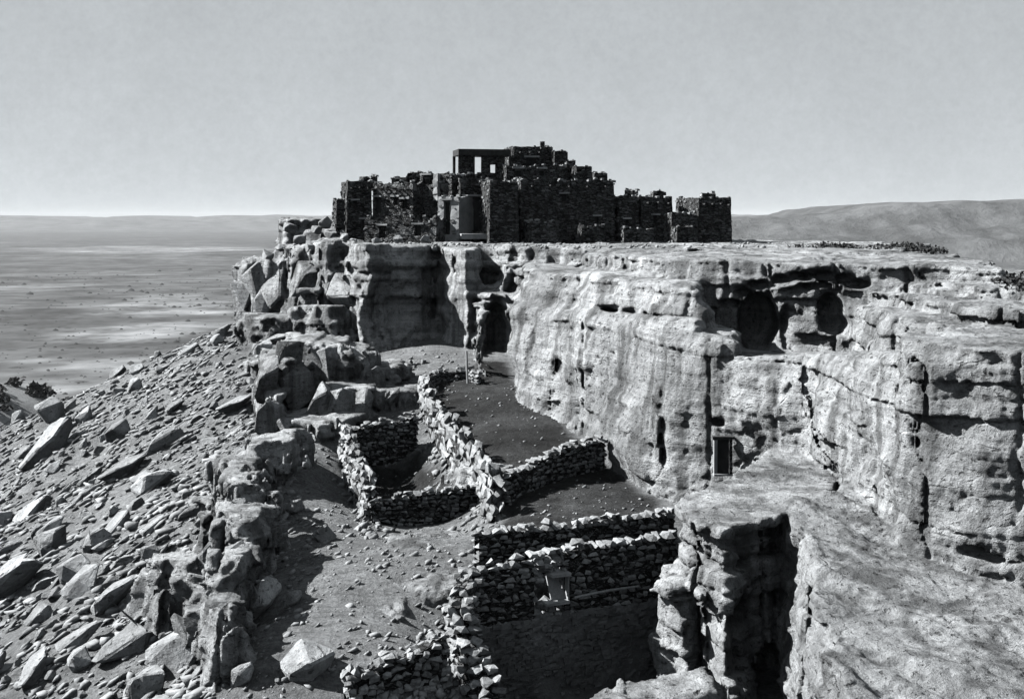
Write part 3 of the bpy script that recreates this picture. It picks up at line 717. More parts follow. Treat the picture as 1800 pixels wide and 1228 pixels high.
def slope_rot(x, y, yaw):
    e = 0.8
    nrm = Vector((hz(x-e, y)-hz(x+e, y), hz(x, y-e)-hz(x, y+e), 2*e)).normalized()
    q = Vector((0, 0, 1)).rotation_difference(nrm)
    return (q.to_matrix().to_4x4() @ Matrix.Rotation(yaw, 4, 'Z')).to_euler()
PLACED = []
def boulder(p, size, slab, label, group, yaw=None, sink=0.2, name='boulder'):
    yaw = random.gauss(R(42), R(24)) if yaw is None else yaw
    r = slope_rot(p.x, p.y, yaw)
    hgt = (0.40 if slab else 0.6)*size
    o = link(name, random.choice(SLAB if slab else CHUNK), None, None, (p.x, p.y, p.z + hgt*(1-2*sink)*0.9),
             (r.x + random.gauss(0, 0.16), r.y - 0.12 + random.gauss(0, 0.16), r.z), (size*random.uniform(0.9, 1.15), size*random.uniform(0.85, 1.15), size*random.uniform(0.8, 1.2)))
    PLACED.append((p.x, p.y, size))
    return tag(o, label, 'boulder', group)
# the ones that stand out, by where they lie: px, py, width in px, slab?, label
for px_, py_, w_, sl, lb in (
    (85,800,140,1,'largest pale slab high on the boulder slope, casting a wide dark shadow'),
    (210,768,62,0,'upright pale block standing near the big slab high on the slope'),
    (150,740,50,0,'square pale block above the big slab on the slope'),
    (30,1035,150,1,'broad pale slab low on the boulder slope with a deep shadow below'),
    (130,1015,80,0,'chunky pale block beside the broad low slab on the slope'),
    (210,1060,120,1,'long tilted slab below the chunky block on the slope'),
    (215,1150,130,1,'wide bright slab lying low on the slope under the outcrop'),
    (330,1150,150,1,'long bright slab at the foot of the terrace lip outcrop'),
    (290,790,90,1,'thin tilted slab alone in the middle of the slope'),
    (270,930,60,1,'narrow slab in the bare middle of the boulder slope'),
    (170,965,80,0,'pale angular block left of the bare middle of the slope'),
    (572,948,62,0,'single pale boulder on the bare terrace left of the corrals'),
    (60,905,90,1,'flat pale slab near the edge of the boulder slope'),
    (60,1190,110,1,'pale slab in the lowest stretch of the boulder slope'),
    (545,1180,120,0,'dark rounded boulder in front of the terrace lip'),
    (355,582,34,0,'dark block perched on the slope crest below the crags'),
    (205,662,44,0,'dark block standing on the far edge of the slope'),
    (240,655,40,0,'pale block on the far edge of the slope')):
    p = cast(px_, py_)
    if p is None: p = cast(px_, py_+8)
    if p is not None: boulder(p, w_/FPX*p.y*0.52, sl, lb, None)
cnt_b = 0
def dens(px_, py_):
    top = 745 - 0.43*px_                       # crest of the slope in the picture
    t = py_ - top
    d = 0.35
    if t < 130: d = 0.9
    if 180 < px_ < 420 and 110 < t < 330: d = 0.22
    if py_ > 960 and px_ < 380: d = 0.75
    if px_ > 440 and py_ > 780: d = 0.25
    return d
tries = 0
while cnt_b < 270 and tries < 6000:
    tries += 1
    px_ = random.uniform(-60, 520); py_ = random.uniform(560, 1228)
    if random.random() > dens(px_, py_): continue
    p = cast(px_, py_)
    if p is None or p.y > 112: continue
    wpx = random.choice((18, 20, 22, 26, 32, 42, 58, 84)) * (0.8 + 0.3*(py_ > 800))
    size = min(wpx/FPX*p.y*0.55, 1.8)
    if any((p.x-a)**2 + (p.y-b)**2 < (0.62*(c+size))**2 for a, b, c in PLACED): continue
    sl = random.random() < 0.62
    if px_ > 440 and py_ > 780: lb, gp = 'pale loose boulder on the terrace beside the outcrop', 'loose boulders on the terrace'
    else:
        zone = 'high on the slope below the village crags' if p.y > 70 else ('on the middle of the boulder slope' if p.y > 48 else 'low on the slope below the terrace lip')
        sz = 'large' if size > 0.62 else 'small'
        kd = 'flat slab' if sl else 'angular block'
        lb, gp = '%s pale %s lying %s' % (sz, kd, zone), '%s %ss %s' % (sz, kd, zone)
    boulder(p, size, sl, lb, gp); cnt_b += 1
# angular blocks split from the crags
PRISM = [rock_mesh('prism_rock', 11, 0.75, 0.6, 1.1, 300+i, M['rock']) for i in range(10)]
def crag_blocks(spots, label, group, lean):
    for px_, py_, d, hpx in spots:
        z = hpx/FPX*d/2
        o = link('crag_block', random.choice(PRISM), None, None, W(px_, py_, d+0.012*d), (random.gauss(0, lean), random.gauss(0.1, lean), random.uniform(0, 6.28)), (z*random.uniform(0.8, 1.15), z*random.uniform(0.8, 1.15), z*random.uniform(0.85, 1.05)))
        tag(o, label, 'rock', group)
crag_blocks([(430,520,96.6,80),(452,500,95.6,90),(470,540,94.6,90),(492,510,94.2,110),(515,545,92.8,100),(535,500,92.6,100),(556,540,91.4,110),(578,500,91.4,110),(596,560,89.6,90),(612,520,89.2,110),(634,560,87.2,90),(655,588,86.2,60),(676,590,85.4,60)],
            'tall angular rock split from the cliff of crags beside the dark face', 'split rocks along the village crags', 0.12)
crag_blocks([(478,660,65.6,110),(500,640,66.8,100),(522,680,66.4,100),(548,640,69,90),(575,650,69,100),(600,640,70,80),(628,650,70.4,90),(560,710,64.8,90),(595,715,64.6,80),(632,715,65,80),(475,735,63.4,90),(505,755,62,60),(660,670,70,70),(690,700,67.4,60)],
            'angular rock standing in the broken crags above the sunken corral', 'broken crags above the sunken corral', 0.2)
crag_blocks([(372,975,45.2,110),(395,930,45,100),(420,915,44.2,90),(412,1000,40,110),(408,1070,37.3,110),(412,1140,35.1,120),(388,1080,39.6,90),(440,850,52.6,70),(410,850,50,80),(470,830,53,60),(350,1040,42.6,80),(320,1110,40,90)],
            'upright angular rock in the spine of rock along the terrace lip', 'rocks of the terrace lip spine', 0.18)
# rubble too small to tell apart
def scatter(name, n, sampler, smin, smax, mat, label, seed, flat=0.55):
    rs = random.Random(seed); base = []
    for k in range(14):
        bm = hull_rock(9, 1, 0.75, flat, 500+k); bmesh.ops.triangulate(bm, faces=bm.faces[:])
        bm.verts.index_update(); base.append((np.array([v.co for v in bm.verts]), np.array([[v.index for v in f.verts] for f in bm.faces]))); bm.free()
    pts = [q for q in (sampler(rs) for _ in range(n)) if q is not None]
    vs, fs, off = [], [], 0
    for x, y, z in pts:
        bv, bf = base[rs.randrange(14)]
        s = smin*(smax/smin)**(rs.random()**1.45); a = rs.gauss(0.7, 0.6); ca, sa = math.cos(a), math.sin(a)
        til = rs.gauss(0.3, 0.25)
        w = bv*s; x1 = w[:, 0]*ca - w[:, 1]*sa; y1 = w[:, 0]*sa + w[:, 1]*ca; z1 = w[:, 2] + x1*til
        vs.append(np.stack([x1+x, y1+y, z1+z+s*flat*0.15], 1)); fs.append(bf+off); off += len(bv)
    o = link(name, mesh_np(name, np.concatenate(vs), np.concatenate(fs), mat))
    return tag(o, label, 'rubble', kind='stuff')
def talus_pt(rs):
    y = math.exp(rs.uniform(math.log(32), math.log(108))); x = rs.uniform(-0.52*y, -0.2*y)
    if x > -8.5: return None
    if vn2(np.array([x*0.22]), np.array([y*0.12]), 4)[0] < rs.uniform(-0.7, 0.35): return None
    return x, y, None
_tp = []
rs_ = random.Random(5)
while len(_tp) < 15000:
    q = talus_pt(rs_)
    if q: _tp.append(q)
_tp = np.array([(a, b) for a, b, _ in _tp]); _tz = hg(_tp[:, 0], _tp[:, 1])
_it = iter(list(zip(_tp[:, 0], _tp[:, 1], _tz)))
scatter('talus_rubble', 15000, lambda rs: next(_it, None), 0.045, 0.5, M['rubble'], 'small broken stones strewn over the boulder slope', 3, 0.42)

# ------------------------------------------------------------------ dry-stone corral walls, every stone a part
STONE = []
for k in range(10):
    bm = hull_rock(12, 0.5, 0.5, 0.5, 700+k, 0.85); bmesh.ops.triangulate(bm, faces=bm.faces[:])
    STONE.append(bm_mesh('stone', bm, M['stone']))
def stone_wall(label, pts, thick=0.42, sw=0.30, sh=0.19, gaps=(), rag=0.5, lean=0.0, name='stone_wall', gap_h=None):
    """pts: (x, y, zbase, ztop) along the wall; gaps: (s0, s1, z0, z1) openings along its length"""
    P = [Vector(p[:3]) for p in pts]; tops = [p[3] for p in pts]
    seg = [(P[i+1].xy - P[i].xy).length for i in range(len(P)-1)]; tot = sum(seg)
    def at(s):
        i = 0
        while i < len(seg)-1 and s > seg[i]: s -= seg[i]; i += 1
        t = min(max(s/seg[i], 0), 1); p = P[i].lerp(P[i+1], t); d = (P[i+1].xy - P[i].xy).normalized()
        return p, tops[i]*(1-t) + tops[i+1]*t, d
    root = empty(name, P[0]); tag(root, label, 'wall', kind='thing')
    # count first, enlarge the stones if there would be too many parts
    area = sum(seg[i]*((tops[i]+tops[i+1])/2 - (P[i].z+P[i+1].z)/2) for i in range(len(seg)))
    nwy = 1 if thick < 0.55 else 2
    k = max(1.0, math.sqrt(area*nwy/(sw*sh)/250)); sw *= k; sh *= k
    bmc = bmesh.new(); ncore = max(2, int(tot/0.5)); rows = []
    for q in range(ncore+1):
        p, zt, d = at(tot*q/ncore); nrm = Vector((-d.y, d.x)); hh = zt - sh*0.9
        rows.append([bmc.verts.new((p.x+nrm.x*w-root.location.x, p.y+nrm.y*w-root.location.y, z-root.location.z)) for w, z in ((-thick*0.36, p.z-0.3), (-thick*0.36, hh), (thick*0.36, hh), (thick*0.36, p.z-0.3))])
    okc = True
    for q in range(ncore):
        s = tot*(q+0.5)/ncore
        if any(a-0.25 < s < b+0.25 for a, b, _, _ in gaps): continue
        for j in range(3): bmc.faces.new((rows[q][j], rows[q+1][j], rows[q+1][j+1], rows[q][j+1]))
    link('core', bm_mesh('core', bmc, M['masonry']), None, root)
    c = 0; zoff = -0.12
    while True:
        s = -random.uniform(0, sw*0.5); any_ = False
        ch = sh*random.uniform(0.85, 1.15)
        while s < tot:
            w = sw*random.uniform(0.6, 1.45); m = min(max(s+w/2, 0), tot)
            p, zt, d = at(m); zc = p.z + zoff + ch/2
            s += w
            top_here = zt + random.uniform(-rag, rag)*sh
            if zc - ch*0.25 > top_here: continue
            any_ = True
            if any(a < m < b and z0 < zc < z1 for a, b, z0, z1 in gaps): continue
            cap = zc + ch*0.75 > top_here
            nrm = Vector((-d.y, d.x))
            for wy in range(nwy):
                j = (wy - (nwy-1)/2)*thick/nwy + random.uniform(-0.05, 0.05)*nwy
                tw = thick/nwy
                o = link('stone', random.choice(STONE), None, root, (p.x+nrm.x*j-root.location.x, p.y+nrm.y*j-root.location.y, zc-root.location.z + random.uniform(-0.02, 0.02)*nwy),
                         (random.gauss(0, 0.08*nwy), random.gauss(0, 0.08*nwy), math.atan2(d.y, d.x) + random.gauss(0, 0.12*nwy)),
                         (w*1.12, tw*random.uniform(0.9, 1.3), ch*random.uniform(1.05, 1.35)))
                c += 1
        zoff += ch
        if not any_ or c > 320: break
    return root
def wp(px_, pyb, pyt, z=None, d=None):
    """wall point from the foot and top rows seen in the photograph at a known distance"""
    x = X(px_, d); zb = hz(x, d)
    return (x, d, min(zb, Zp(pyb, d)) if z is None else z, Zp(pyt, d))
fw = stone_wall('tall dark house wall with a small pale framed opening', [(X(826,37.6),37.6,-12.45,Zp(1000,37.6)), (X(1000,39.2),39.2,-12.4,Zp(961,39.2)), (X(1186,40.9),40.9,-12.35,Zp(934,40.9))], 0.5,
           gaps=((2.35,3.02,-11.98,-11.18),))
# its lower face: smooth mud plaster over the stones, bulging and worn
fa, fb = Vector((X(800,37.35), 37.35)), Vector((X(1192,41.0), 41.0)); fd = (fb-fa).normalized(); fn = Vector((fd.y, -fd.x)); nS, nZ = 60, 30
vf = []
for i in range(nS+1):
    for k in range(nZ+1):
        p = fa.lerp(fb, i/nS); z = -15.6 + 3.2*k/nZ
        o_ = 0.24 + 0.06*float(vn2(np.array([i*0.25]), np.array([k*0.25]))[0]) + 0.025*float(vn2(np.array([i*0.9]), np.array([k*0.9]), 4)[0]) + 0.05*(1-k/nZ) - (0.12 if k == nZ else 0)
        vf.append((p.x+fn.x*o_-fw.location.x, p.y+fn.y*o_-fw.location.y, z-fw.location.z + (0.10*float(vn2(np.array([i*0.5]), np.array([7.0]))[0]) if k > nZ-2 else 0)))
ff = [(i*(nZ+1)+k, (i+1)*(nZ+1)+k, (i+1)*(nZ+1)+k+1, i*(nZ+1)+k+1) for i in range(nS) for k in range(nZ)]
M['mud'] = mat_plain('mud_plaster', 0.125, 0.9, 0.6, 1.4, s2=11.0, bd=0.10)
bm = bmesh.new()
for _ in range(900):
    p = fa.lerp(fb, random.random()); z = -15.0 + 2.55*random.random()**0.7; s_ = random.uniform(0.07, 0.2)
    add_box(bm, (p.x+fn.x*0.25-fw.location.x, p.y+fn.y*0.25-fw.location.y, z-fw.location.z), (s_*1.5, 0.16, s_*0.7), math.atan2(fd.y, fd.x)+random.gauss(0, 0.12), 0.03)
o = link('facing_stones', bm_mesh('facing_stones', bm, M['mud']), None, fw); o['kind'] = 'stuff'
lf = link('lower_face', mesh_np('lower_face', vf, ff, M['mud']), None, fw); lf['label'] = 'smoother grey mud-plastered lower face'
stone_wall('long low wall parallel behind the tall house wall', [wp(838,1000,932,d=41.4), wp(1000,975,918,d=43.2), wp(1180,950,896,d=45.4)], 0.45)
stone_wall('short thick corral wall running up against the pale cliff foot', [wp(886,885,836,d=50.5), wp(960,865,796,d=53.2), wp(1010,852,778,d=55.0), wp(1058,840,768,d=56.2)], 0.5)
stone_wall('curved low wall closing the head of the uppermost corral', [wp(742,705,664,d=72), wp(770,692,650,d=74.6), wp(826,686,648,d=74.6), wp(842,690,658,d=72.8)], 0.4)
stone_wall('low ruined wall just above the curved corral wall', [wp(662,668,652,d=77), wp(720,655,638,d=79), wp(800,650,632,d=80)], 0.4)
stone_wall('rubble side wall stepping down along the uppermost corral', [wp(744,700,668,d=71), wp(752,745,696,d=66), wp(790,790,738,d=60), wp(848,865,806,d=53.5), wp(872,915,856,d=49)], 0.6, rag=0.9)
stone_wall('tall dark back wall of the sunken corral', [wp(608,850,752,d=61.6), wp(660,855,742,d=62.6), wp(730,850,728,d=63.6)], 0.5)
stone_wall('dark front wall of the sunken corral with pale capping stones', [wp(652,940,878,d=51.8), wp(740,935,862,d=52.4), wp(845,930,848,d=53)], 0.45)
stone_wall('crumbling end wall on the open side of the sunken corral', [wp(606,850,750,d=61.2), wp(618,875,782,d=57.5), wp(652,915,856,d=52.4)], 0.6, rag=1.2)
stone_wall('thick tumbled rubble wall stepping down beside the tall house wall', [wp(824,1060,1000,d=37.5), wp(806,1120,1050,d=36.6), wp(822,1190,1105,d=35.8), wp(850,1250,1165,d=35.0), wp(872,1320,1235,d=34.2)], 0.8, rag=1.2)
stone_wall('low tumbled wall running from the terrace to the thick tumbled wall', [wp(610,1215,1190,d=33.8), wp(700,1180,1150,d=34.6), wp(780,1150,1105,d=35.2)], 0.6, rag=1.2)
# fallen stones round the walls
fall = []
for ax, ay, bx, by, wd, k in ((-2.3,37,-0.6,33.5,0.8,260),(-4.6,33.6,-2,35,0.9,120),(-7.9,61,-6.0,52,1.0,120),(-5.0,70,-1.0,49,1.1,260),(-1.6,41,-1.8,38,0.7,60),(-6.4,52,-5.5,49,0.9,60),(-13,56,-9,50,1.6,120),(-12,62,-14,76,2.0,100),(-9,70,-5,72,1.6,120)):
    for _ in range(k):
        t = random.random(); fall.append((ax+(bx-ax)*t+random.gauss(0, wd*0.5), ay+(by-ay)*t+random.gauss(0, wd*0.8)))
fall = np.array(fall); fz = hg(fall[:, 0], fall[:, 1]); _if = iter(list(zip(fall[:, 0], fall[:, 1], fz)))
scatter('fallen_stones', len(fall), lambda rs: next(_if, None), 0.08, 0.34, M['rubble'], 'pale fallen wall stones heaped round the corrals', 9, 0.7)

peb = []
while len(peb) < 3800:
    y = math.exp(random.uniform(math.log(29), math.log(92))); x = random.uniform(-0.25*y, 0.02*y)
    if float(vn2(np.array([x*0.5]), np.array([y*0.3]), 13)[0]) < random.uniform(-0.6, 0.5): continue
    peb.append((x, y))
peb = np.array(peb); peb = peb[np.min([polysd(np.array(P), peb[:, 0], peb[:, 1]) for P in DUNG_SHADE], axis=0) > 0.1]
pz = hg(peb[:, 0], peb[:, 1]); _ip = iter(list(zip(peb[:, 0], peb[:, 1], pz)))
scatter('terrace_rubble', len(peb), lambda rs: next(_ip, None), 0.035, 0.22, M['rubble'], 'small broken stones strewn over the bare terrace', 17)

lit = []
for P in DUNG_SHADE:
    P = np.array(P); lo, hi = P.min(0), P.max(0); q = np.random.RandomState(3).uniform(lo, hi, (260, 2)); lit.append(q[polysd(P, q[:, 0], q[:, 1]) < -0.15])
lit = np.concatenate(lit); lz = hg(lit[:, 0], lit[:, 1]); _il = iter(list(zip(lit[:, 0], lit[:, 1], lz)))
scatter('corral_litter', len(lit), lambda rs: next(_il, None), 0.03, 0.14, M['stone'], 'small stones and litter on the dark corral floors', 31)

# framed opening in the long wall
fo = empty('hatch_frame', (X(979,39.0), 38.78, -11.97)); tag(fo, 'pale wooden frame round the small opening in the tall dark wall', 'frame')
rz = math.atan2(1.7, 3.4)*0.9
fo.rotation_euler = (0, 0, rz)
for nm, c, s_, rx in (('jamb', (0.30,0,0.40), (0.06,0.42,0.84), 0), ('lintel', (0.04,-0.02,0.83), (0.66,0.46,0.09), 0), ('sill', (-0.12,-0.14,-0.02), (0.8,0.4,0.08), 0), ('sun_fill_board', (0.02,0.14,0.36), (0.5,0.05,0.78), R(-32))):  # board is added and tilted to the sun so the opening reads bright
    bm = bmesh.new(); add_box(bm, (0, 0, 0), s_, 0, 0.015); link(nm, bm_mesh(nm, bm, M['plaster']), None, fo, c, (rx, 0, 0))
# poles
def pole(a, b, r0, r1, label, bend=0.05):
    a, b = Vector(a), Vector(b); bm = bmesh.new()
    pts = [(b-a)*t + Vector((0, 0, bend*math.sin(math.pi*t)*(b-a).length*0.3)) for t in (0, 0.25, 0.5, 0.75, 1)]
    add_tube(bm, pts, [r0+(r1-r0)*t for t in (0, 0.25, 0.5, 0.75, 1)])
    return tag(link('pole', bm_mesh('pole', bm, M['wood']), None, None, a), label, 'pole')
def onG(px_, d, up=0.0): x = X(px_, d); return (x, d, hz(x, d)+up)
pole(W(1010,1050,38.75), W(1122,1030,39.85), 0.045, 0.035, 'pale wooden beam along the tall dark wall below its opening')
pole(onG(822,73.4,-0.1), (X(820,73.4), 73.4, Zp(616,73.4)), 0.07, 0.06, 'upright pale post at the head of the uppermost corral')
pole((X(1298,50.1), 50.1, Zp(688,50.1)), (X(1418,49.0), 49.0, Zp(788,49.0)), 0.045, 0.05, 'long thin pole leaning aslant against the pale cliff')

# storeroom door at the cliff foot
sd = empty('storeroom_door', (X(1271,49.75), 49.75, Zp(832,49.75))); tag(sd, 'small dark door with timber frame at the foot of the pale cliff', 'door', kind='thing')
for nm, c, s_, mt in (('door_leaf', (0,0.05,0.68), (0.5,0.06,1.36), 'dark'), ('jamb', (-0.31,0,0.68), (0.12,0.2,1.4), 'plaster'), ('jamb', (0.31,0,0.68), (0.10,0.2,1.4), 'masonry2'), ('lintel', (0,0,1.44), (0.85,0.24,0.12), 'dark'), ('threshold', (0,-0.05,-0.03), (0.8,0.3,0.08), 'plaster')):
    bm = bmesh.new(); add_box(bm, (0, 0, 0), s_, 0, 0.012); link(nm, bm_mesh(nm, bm, M[mt]), None, sd, c)

# ------------------------------------------------------------------ the pueblo
YAW = R(13)
def house(label, px0, px1, pyt, pyb, d, depth, mat='masonry', openings=(), rag=0.10, beams=0, yaw=YAW, name='pueblo_house', step=0.5, roof=True, batter=0.02):
    w = (px1-px0)/FPX*d; zb = Zp(pyb, d); h = Zp(pyt, d) - zb
    if zb > -2.3: zb2 = zb
    root = empty(name, (X(px0, d), d, zb), yaw); tag(root, label, 'house')
    ops = [((a-px0)/FPX*d, (b-px0)/FPX*d, Zp(t2, d)-zb, Zp(t1, d)-zb) for a, b, t1, t2 in openings]   # x0,x1,z0,z1
    xs = sorted(set([0, w] + [round(i*w/max(1, int(w/step)), 3) for i in range(max(1, int(w/step))+1)] + [v for o in ops for v in o[:2]]))
    zs = sorted(set([0, h] + [round(i*h/max(1, int(h/step)), 3) for i in range(max(1, int(h/step))+1)] + [v for o in ops for v in o[2:]]))
    xs = [x for i, x in enumerate(xs) if i == 0 or x-xs[i-1] > 0.02]; zs = [z for i, z in enumerate(zs) if i == 0 or z-zs[i-1] > 0.02]
    nd_ = max(2, int(depth/step)); ys = [depth*i/nd_ for i in range(1, nd_)]
    ring = [(x, 0.0) for x in xs] + [(w, y) for y in ys] + [(x, depth) for x in xs[::-1]] + [(0.0, y) for y in ys[::-1]]
    th = 0.32; bm = bmesh.new(); n = len(ring)
    topj = [random.uniform(-rag, rag*0.5) for _ in range(n)]
    grid = []
    for zi, z in enumerate(zs):
        row = []
        for k, (x, y) in enumerate(ring):
            b = batter*z
            jx, jy = random.uniform(-0.03, 0.03), random.uniform(-0.03, 0.03)
            zz = z + (topj[k] if zi == len(zs)-1 else 0)
            row.append(bm.verts.new((b + x*(1-2*b/w) + jx, b + y*(1-2*b/depth) + jy, zz - (0.4 if zi == 0 else 0))))
        grid.append(row)
    for zi in range(len(zs)-1):
        for k in range(n):
            k2 = (k+1) % n
            if k < len(xs)-1 and any(o[0]-0.03 < (xs[k]+xs[k+1])/2 < o[1]+0.03 and o[2]-0.03 < (zs[zi]+zs[zi+1])/2 < o[3]+0.03 for o in ops): continue
            bm.faces.new((grid[zi][k], grid[zi][k2], grid[zi+1][k2], grid[zi+1][k]))
    inner = []
    for z_ in (0, 0.42):
        row = []
        for k, (x, y) in enumerate(ring):
            row.append(bm.verts.new((min(max(x, th), w-th), min(max(y, th), depth-th), h + topj[k]*(1 if z_ == 0 else 0) - z_)))
        inner.append(row)
    for k in range(n):
        k2 = (k+1) % n
        bm.faces.new((grid[-1][k], grid[-1][k2], inner[0][k2], inner[0][k])); bm.faces.new((inner[0][k], inner[0][k2], inner[1][k2], inner[1][k]))
    for o in ops:                                  # reveals
        c = [(o[0], o[2]), (o[1], o[2]), (o[1], o[3]), (o[0], o[3])]
        fr_ = [bm.verts.new((x, 0.03, z)) for x, z in c]; bk_ = [bm.verts.new((x, 0.4, z)) for x, z in c]
        for i in range(4): bm.faces.new((fr_[i], fr_[(i+1) % 4], bk_[(i+1) % 4], bk_[i]))
    bmesh.ops.remove_doubles(bm, verts=bm.verts, dist=0.001); bmesh.ops.recalc_face_normals(bm, faces=bm.faces)
    wl_ = link('wall', bm_mesh('wall', bm, M[mat]), None, root)
    if roof:
        bm = bmesh.new(); add_box(bm, (w/2, depth/2, h-0.36), (w-2*th+0.2, depth-2*th+0.2, 0.16)); link('roof', bm_mesh('roof', bm, M['roof']), None, root)
    for i, o in enumerate(ops):
        nm = 'door' if o[2] < 0.5 else 'window'
        bm = bmesh.new(); add_box(bm, (0, 0, 0), (o[1]-o[0]+0.02, 0.05, o[3]-o[2]+0.02)); pr = link(nm, bm_mesh(nm, bm, M['dark']), None, root, ((o[0]+o[1])/2, 0.36, (o[2]+o[3])/2))
        bm = bmesh.new(); add_box(bm, (0, 0, 0), (o[1]-o[0]+0.4, 0.22, 0.13), 0, 0.02); link('lintel', bm_mesh('lintel', bm, M['wood']), None, pr, (0, -0.34, (o[3]-o[2])/2+0.06))
    for i in range(beams):
        bm = bmesh.new(); add_tube(bm, [(0, -0.55, 0), (0, 0.4, 0)], [0.07, 0.08], 6)
        link('roof_beam', bm_mesh('roof_beam', bm, M['dark']), None, root, ((i+0.6)*w/(beams+0.2), 0, h-0.55+random.uniform(-0.06, 0.06)))
    # stones standing proud of the wall faces
    bm = bmesh.new()
    for _ in range(int(w*h*6)):
        x = random.uniform(0.1, w-0.1); z = random.uniform(0.05, h-0.1); s = random.uniform(0.07, 0.19)
        if any(o[0]-0.2 < x < o[1]+0.2 and o[2]-0.15 < z < o[3]+0.2 for o in ops): continue
        add_box(bm, (x, batter*z - random.uniform(-0.05, 0.01), z), (s*1.7, random.uniform(0.10, 0.16), s*0.6), random.gauss(0, 0.06), 0.015)
    for _ in range(int(depth*h*3)):
        s = random.uniform(0.10, 0.28); z = random.uniform(0.05, h-0.1); add_box(bm, (batter*z, random.uniform(0.1, depth-0.1), z), (0.2, s*1.4, s*0.7), random.gauss(0, 0.15), 0.03)
    o = link('facing_stones', bm_mesh('facing_stones', bm, M['facing']), None, root); o['kind'] = 'stuff'
    # loose coping stones along the parapet
    bm = bmesh.new()
    for k, (x, y) in enumerate(ring):
        if random.random() < 0.5:
            s = random.uniform(0.12, 0.24); add_box(bm, (min(max(x, 0.14), w-0.14)+random.uniform(-0.1, 0.1), min(max(y, 0.14), depth-0.14), h+topj[k]+s*0.2), (s*1.3, s, s*0.75), random.random(), 0.04)
    o = link('coping_stones', bm_mesh('coping_stones', bm, M['stone']), None, root); o['kind'] = 'stuff'
    return root
def piece(root, name, px0, px1, py0, py1, d, dep, mat, jit=0.04):
    """an extra part of a house given by its place on the facade"""
    w = (px1-px0)/FPX*d; h = (py1-py0)/FPX*d
    wloc = Vector(((X(px0, d)+X(px1, d))/2, d, (Zp(py0, d)+Zp(py1, d))/2)); m = Matrix.Translation(root.location) @ Matrix.Rotation(root.rotation_euler.z, 4, 'Z')
    bm = bmesh.new(); n = max(1, int(h/0.5)); 
    for i in range(n): add_box(bm, (0, 0, -h/2+(i+0.5)*h/n), (w*random.uniform(0.92, 1.06), dep, h/n+0.02), 0, jit)
    o = link(name, bm_mesh(name, bm, M[mat]), None, root); o.location = m.inverted() @ wloc; return o
B0 = 428
M['facing'] = mat_plain('facing_stone', 0.10, 1.6, 0.3, 1.9, bd=0.05)
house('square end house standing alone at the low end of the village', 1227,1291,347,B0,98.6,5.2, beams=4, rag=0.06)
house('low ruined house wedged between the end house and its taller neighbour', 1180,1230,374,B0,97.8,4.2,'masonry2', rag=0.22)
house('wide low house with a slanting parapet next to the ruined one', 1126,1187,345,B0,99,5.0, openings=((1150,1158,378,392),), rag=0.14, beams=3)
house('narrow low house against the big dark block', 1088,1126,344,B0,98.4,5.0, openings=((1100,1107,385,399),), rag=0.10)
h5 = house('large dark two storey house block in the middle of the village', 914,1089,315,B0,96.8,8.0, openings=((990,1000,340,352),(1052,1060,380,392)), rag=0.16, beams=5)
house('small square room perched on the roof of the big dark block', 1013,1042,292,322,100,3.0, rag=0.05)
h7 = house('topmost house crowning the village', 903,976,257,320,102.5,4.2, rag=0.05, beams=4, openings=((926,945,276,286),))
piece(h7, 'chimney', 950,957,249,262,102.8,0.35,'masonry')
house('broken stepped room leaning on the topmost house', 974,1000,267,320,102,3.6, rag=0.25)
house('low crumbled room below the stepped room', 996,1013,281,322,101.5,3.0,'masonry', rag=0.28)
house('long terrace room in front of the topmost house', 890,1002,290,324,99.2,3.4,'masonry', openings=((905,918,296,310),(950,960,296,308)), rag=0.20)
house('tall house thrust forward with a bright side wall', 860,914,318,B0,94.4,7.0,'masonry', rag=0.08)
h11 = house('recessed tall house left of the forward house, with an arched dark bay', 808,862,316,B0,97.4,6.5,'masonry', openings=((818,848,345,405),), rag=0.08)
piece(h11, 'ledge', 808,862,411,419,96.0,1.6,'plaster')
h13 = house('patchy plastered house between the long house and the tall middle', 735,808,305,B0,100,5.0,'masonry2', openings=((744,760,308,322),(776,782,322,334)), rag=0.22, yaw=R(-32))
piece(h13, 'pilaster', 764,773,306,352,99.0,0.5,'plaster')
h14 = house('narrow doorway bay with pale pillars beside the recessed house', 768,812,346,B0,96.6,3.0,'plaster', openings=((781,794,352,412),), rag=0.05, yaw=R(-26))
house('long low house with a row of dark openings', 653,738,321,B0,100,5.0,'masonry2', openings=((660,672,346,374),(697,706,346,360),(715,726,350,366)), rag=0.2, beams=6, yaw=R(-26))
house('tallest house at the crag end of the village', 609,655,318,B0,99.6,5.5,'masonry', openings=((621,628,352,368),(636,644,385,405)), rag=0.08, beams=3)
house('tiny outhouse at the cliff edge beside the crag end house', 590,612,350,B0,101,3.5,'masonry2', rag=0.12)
house('ruined low wall room in front of the long low house', 640,776,384,B0,96.4,2.4,'masonry2', openings=((668,680,396,418),(735,748,394,414)), rag=0.45, yaw=R(-18))
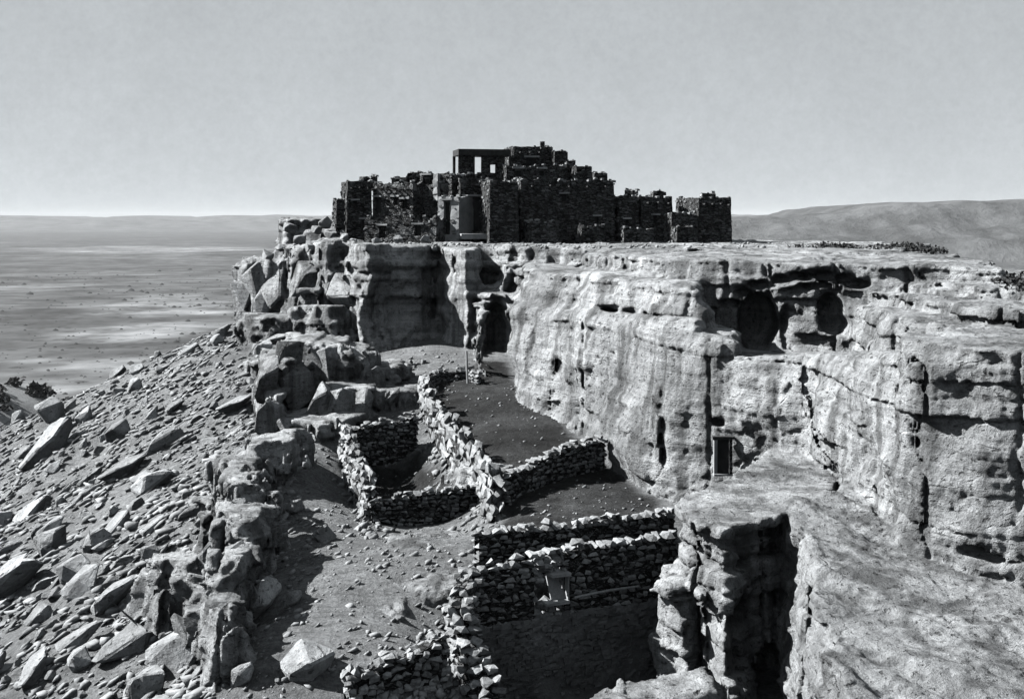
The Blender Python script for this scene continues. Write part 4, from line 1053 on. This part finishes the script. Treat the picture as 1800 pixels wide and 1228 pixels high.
for a, b, t, bt, d, dp, lb in ((1044,1068,304,326,99.2,2.2,'low parapet room on the far corner of the big dark block'),(638,664,309,326,101.5,2.4,'small roof room on the crag end house'),
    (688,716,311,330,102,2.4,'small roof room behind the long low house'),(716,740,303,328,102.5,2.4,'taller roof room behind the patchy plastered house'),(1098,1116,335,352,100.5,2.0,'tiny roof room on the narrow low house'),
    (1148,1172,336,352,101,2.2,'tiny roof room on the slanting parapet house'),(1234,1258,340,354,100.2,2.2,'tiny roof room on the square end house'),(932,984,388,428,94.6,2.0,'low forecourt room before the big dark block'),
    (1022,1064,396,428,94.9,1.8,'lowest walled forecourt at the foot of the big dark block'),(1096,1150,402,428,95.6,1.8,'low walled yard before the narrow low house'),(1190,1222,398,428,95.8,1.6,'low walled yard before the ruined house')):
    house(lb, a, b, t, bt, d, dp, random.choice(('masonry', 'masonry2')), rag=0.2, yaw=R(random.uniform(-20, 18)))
# open porch room on the roofs
pr = empty('porch', (X(806,100.5), 100.5, Zp(318,100.5)), YAW); tag(pr, 'open porch with flat roof and posts on the rooftops', 'porch')
sc_ = 100.5/FPX; hh_ = (318-262)*sc_
for nm, a, b, t1, t2, mt, y_, dp in (('roof',0,94,262,273,'dark',1.3,2.8),('post',0,6,272,318,'masonry',0.1,0.25),('wall_panel',5,27,272,318,'masonry',0.3,0.3),('post',26,29,272,318,'dark',0.1,0.15),('wall_panel',42,58,272,318,'masonry',0.3,0.3),
                              ('wall_panel',58,67,303,318,'masonry2',0.3,0.3),('wall_panel',58,67,273,289,'masonry',0.3,0.3),('wall_panel',68,84,272,318,'masonry',0.3,0.3),('post',92,95,272,318,'dark',0.1,0.15),('post',0,4,272,318,'dark',2.5,0.15),('post',90,94,272,318,'dark',2.5,0.15)):
    bm = bmesh.new(); add_box(bm, (0, 0, 0), ((b-a)*sc_, dp, (t2-t1)*sc_), 0, 0.03); link(nm, bm_mesh(nm, bm, M[mt]), None, pr, ((a+b)/2*sc_, y_, hh_-((t1+t2)/2-262)*sc_))
# tumbled blocks where the crags meet the village
for px_, py_, d, sz, lb in ((508,402,101,0.9,'dark block at the brink of the crags'),(528,420,99,0.8,'rounded block below the flat topped crag'),(556,405,99,0.7,'leaning block beside the flat topped crag'),
    (572,392,100,0.8,'tilted block under the tiny outhouse'),(585,412,98,0.9,'large block in the gap below the tiny outhouse'),(604,418,96,0.6,'small block at the foot of the crag end house'),
    (622,424,94,0.6,'squat block on the rim before the crag end house'),(470,448,98,0.8,'block lodged on the outermost crag'),(492,436,98,0.7,'pale block between the outermost crags'),
    (545,436,95.5,0.7,'block jammed in the cleft of the crags'),(660,424,92,0.5,'small block on the rim above the dark rock face'),(700,420,93,0.5,'pale block fallen before the ruined low room'),(748,421,92.5,0.55,'pale block on the rim near the doorway bay')):
    o = link('fallen_block', random.choice(CHUNK), None, None, W(px_, py_, d), (random.gauss(0, 0.3), random.gauss(0, 0.3), random.uniform(0, 6)), (sz, sz*random.uniform(0.8, 1.2), sz*random.uniform(0.8, 1.3)))
    tag(o, lb, 'boulder', 'tumbled blocks at the village edge')
rim = [(random.uniform(-10, 1.5), random.uniform(88.5, 95.5), -1.97) for _ in range(260)] + [(random.uniform(1, 21), random.uniform(80, 96), -1.97) for _ in range(260)]
_ir = iter(rim)
scatter('rim_rubble', len(rim), lambda rs: next(_ir, None), 0.06, 0.3, M['rubble'], 'loose stones scattered on the mesa rim before the houses', 23)
# brush on the far rim of the mesa
vs, fs, off = [], [], 0
for k in range(60):
    a = random.choice((1440, 1470, 1500, 1560, 1590, 1615, 1640, 1760, 1790)) + random.gauss(0, 14); d = 80 - max(0, a-1600)*0.15 + random.uniform(-3, 1)
    s = random.uniform(0.28, 0.55); v, f = leaf_cloud(80, s*2.0, s, s*0.5, s*0.22, 900+k)
    vs.append(v + (X(a, d), d, -2.1 if a < 1700 else -2.85)); fs.append(f+off); off += len(v)
tag(link('rim_brush', mesh_np('rim_brush', np.concatenate(vs), np.concatenate(fs), M['shrub'])), 'low dark brush along the far rim of the mesa top', 'brush', kind='stuff')

# ------------------------------------------------------------------ the air
bm = bmesh.new(); add_box(bm, (0, 9000, -5), (74000, 56000, 330))
hm = bpy.data.materials.new('haze_air'); hm.use_nodes = True
for n in list(hm.node_tree.nodes): hm.node_tree.nodes.remove(n)
ho = hm.node_tree.nodes.new('ShaderNodeOutputMaterial'); hv = hm.node_tree.nodes.new('ShaderNodeVolumePrincipled')
hv.inputs['Color'].default_value = (0.66, 0.69, 0.72, 1); hv.inputs['Density'].default_value = 0.000022; hv.inputs['Anisotropy'].default_value = 0.0
hm.node_tree.links.new(hv.outputs[0], ho.inputs['Volume'])
tag(link('haze', bm_mesh('haze', bm, hm)), kind='stuff')
print('done', round(time.time()-T0, 1), 'boulders', cnt_b, 'objects', len(bpy.data.objects))
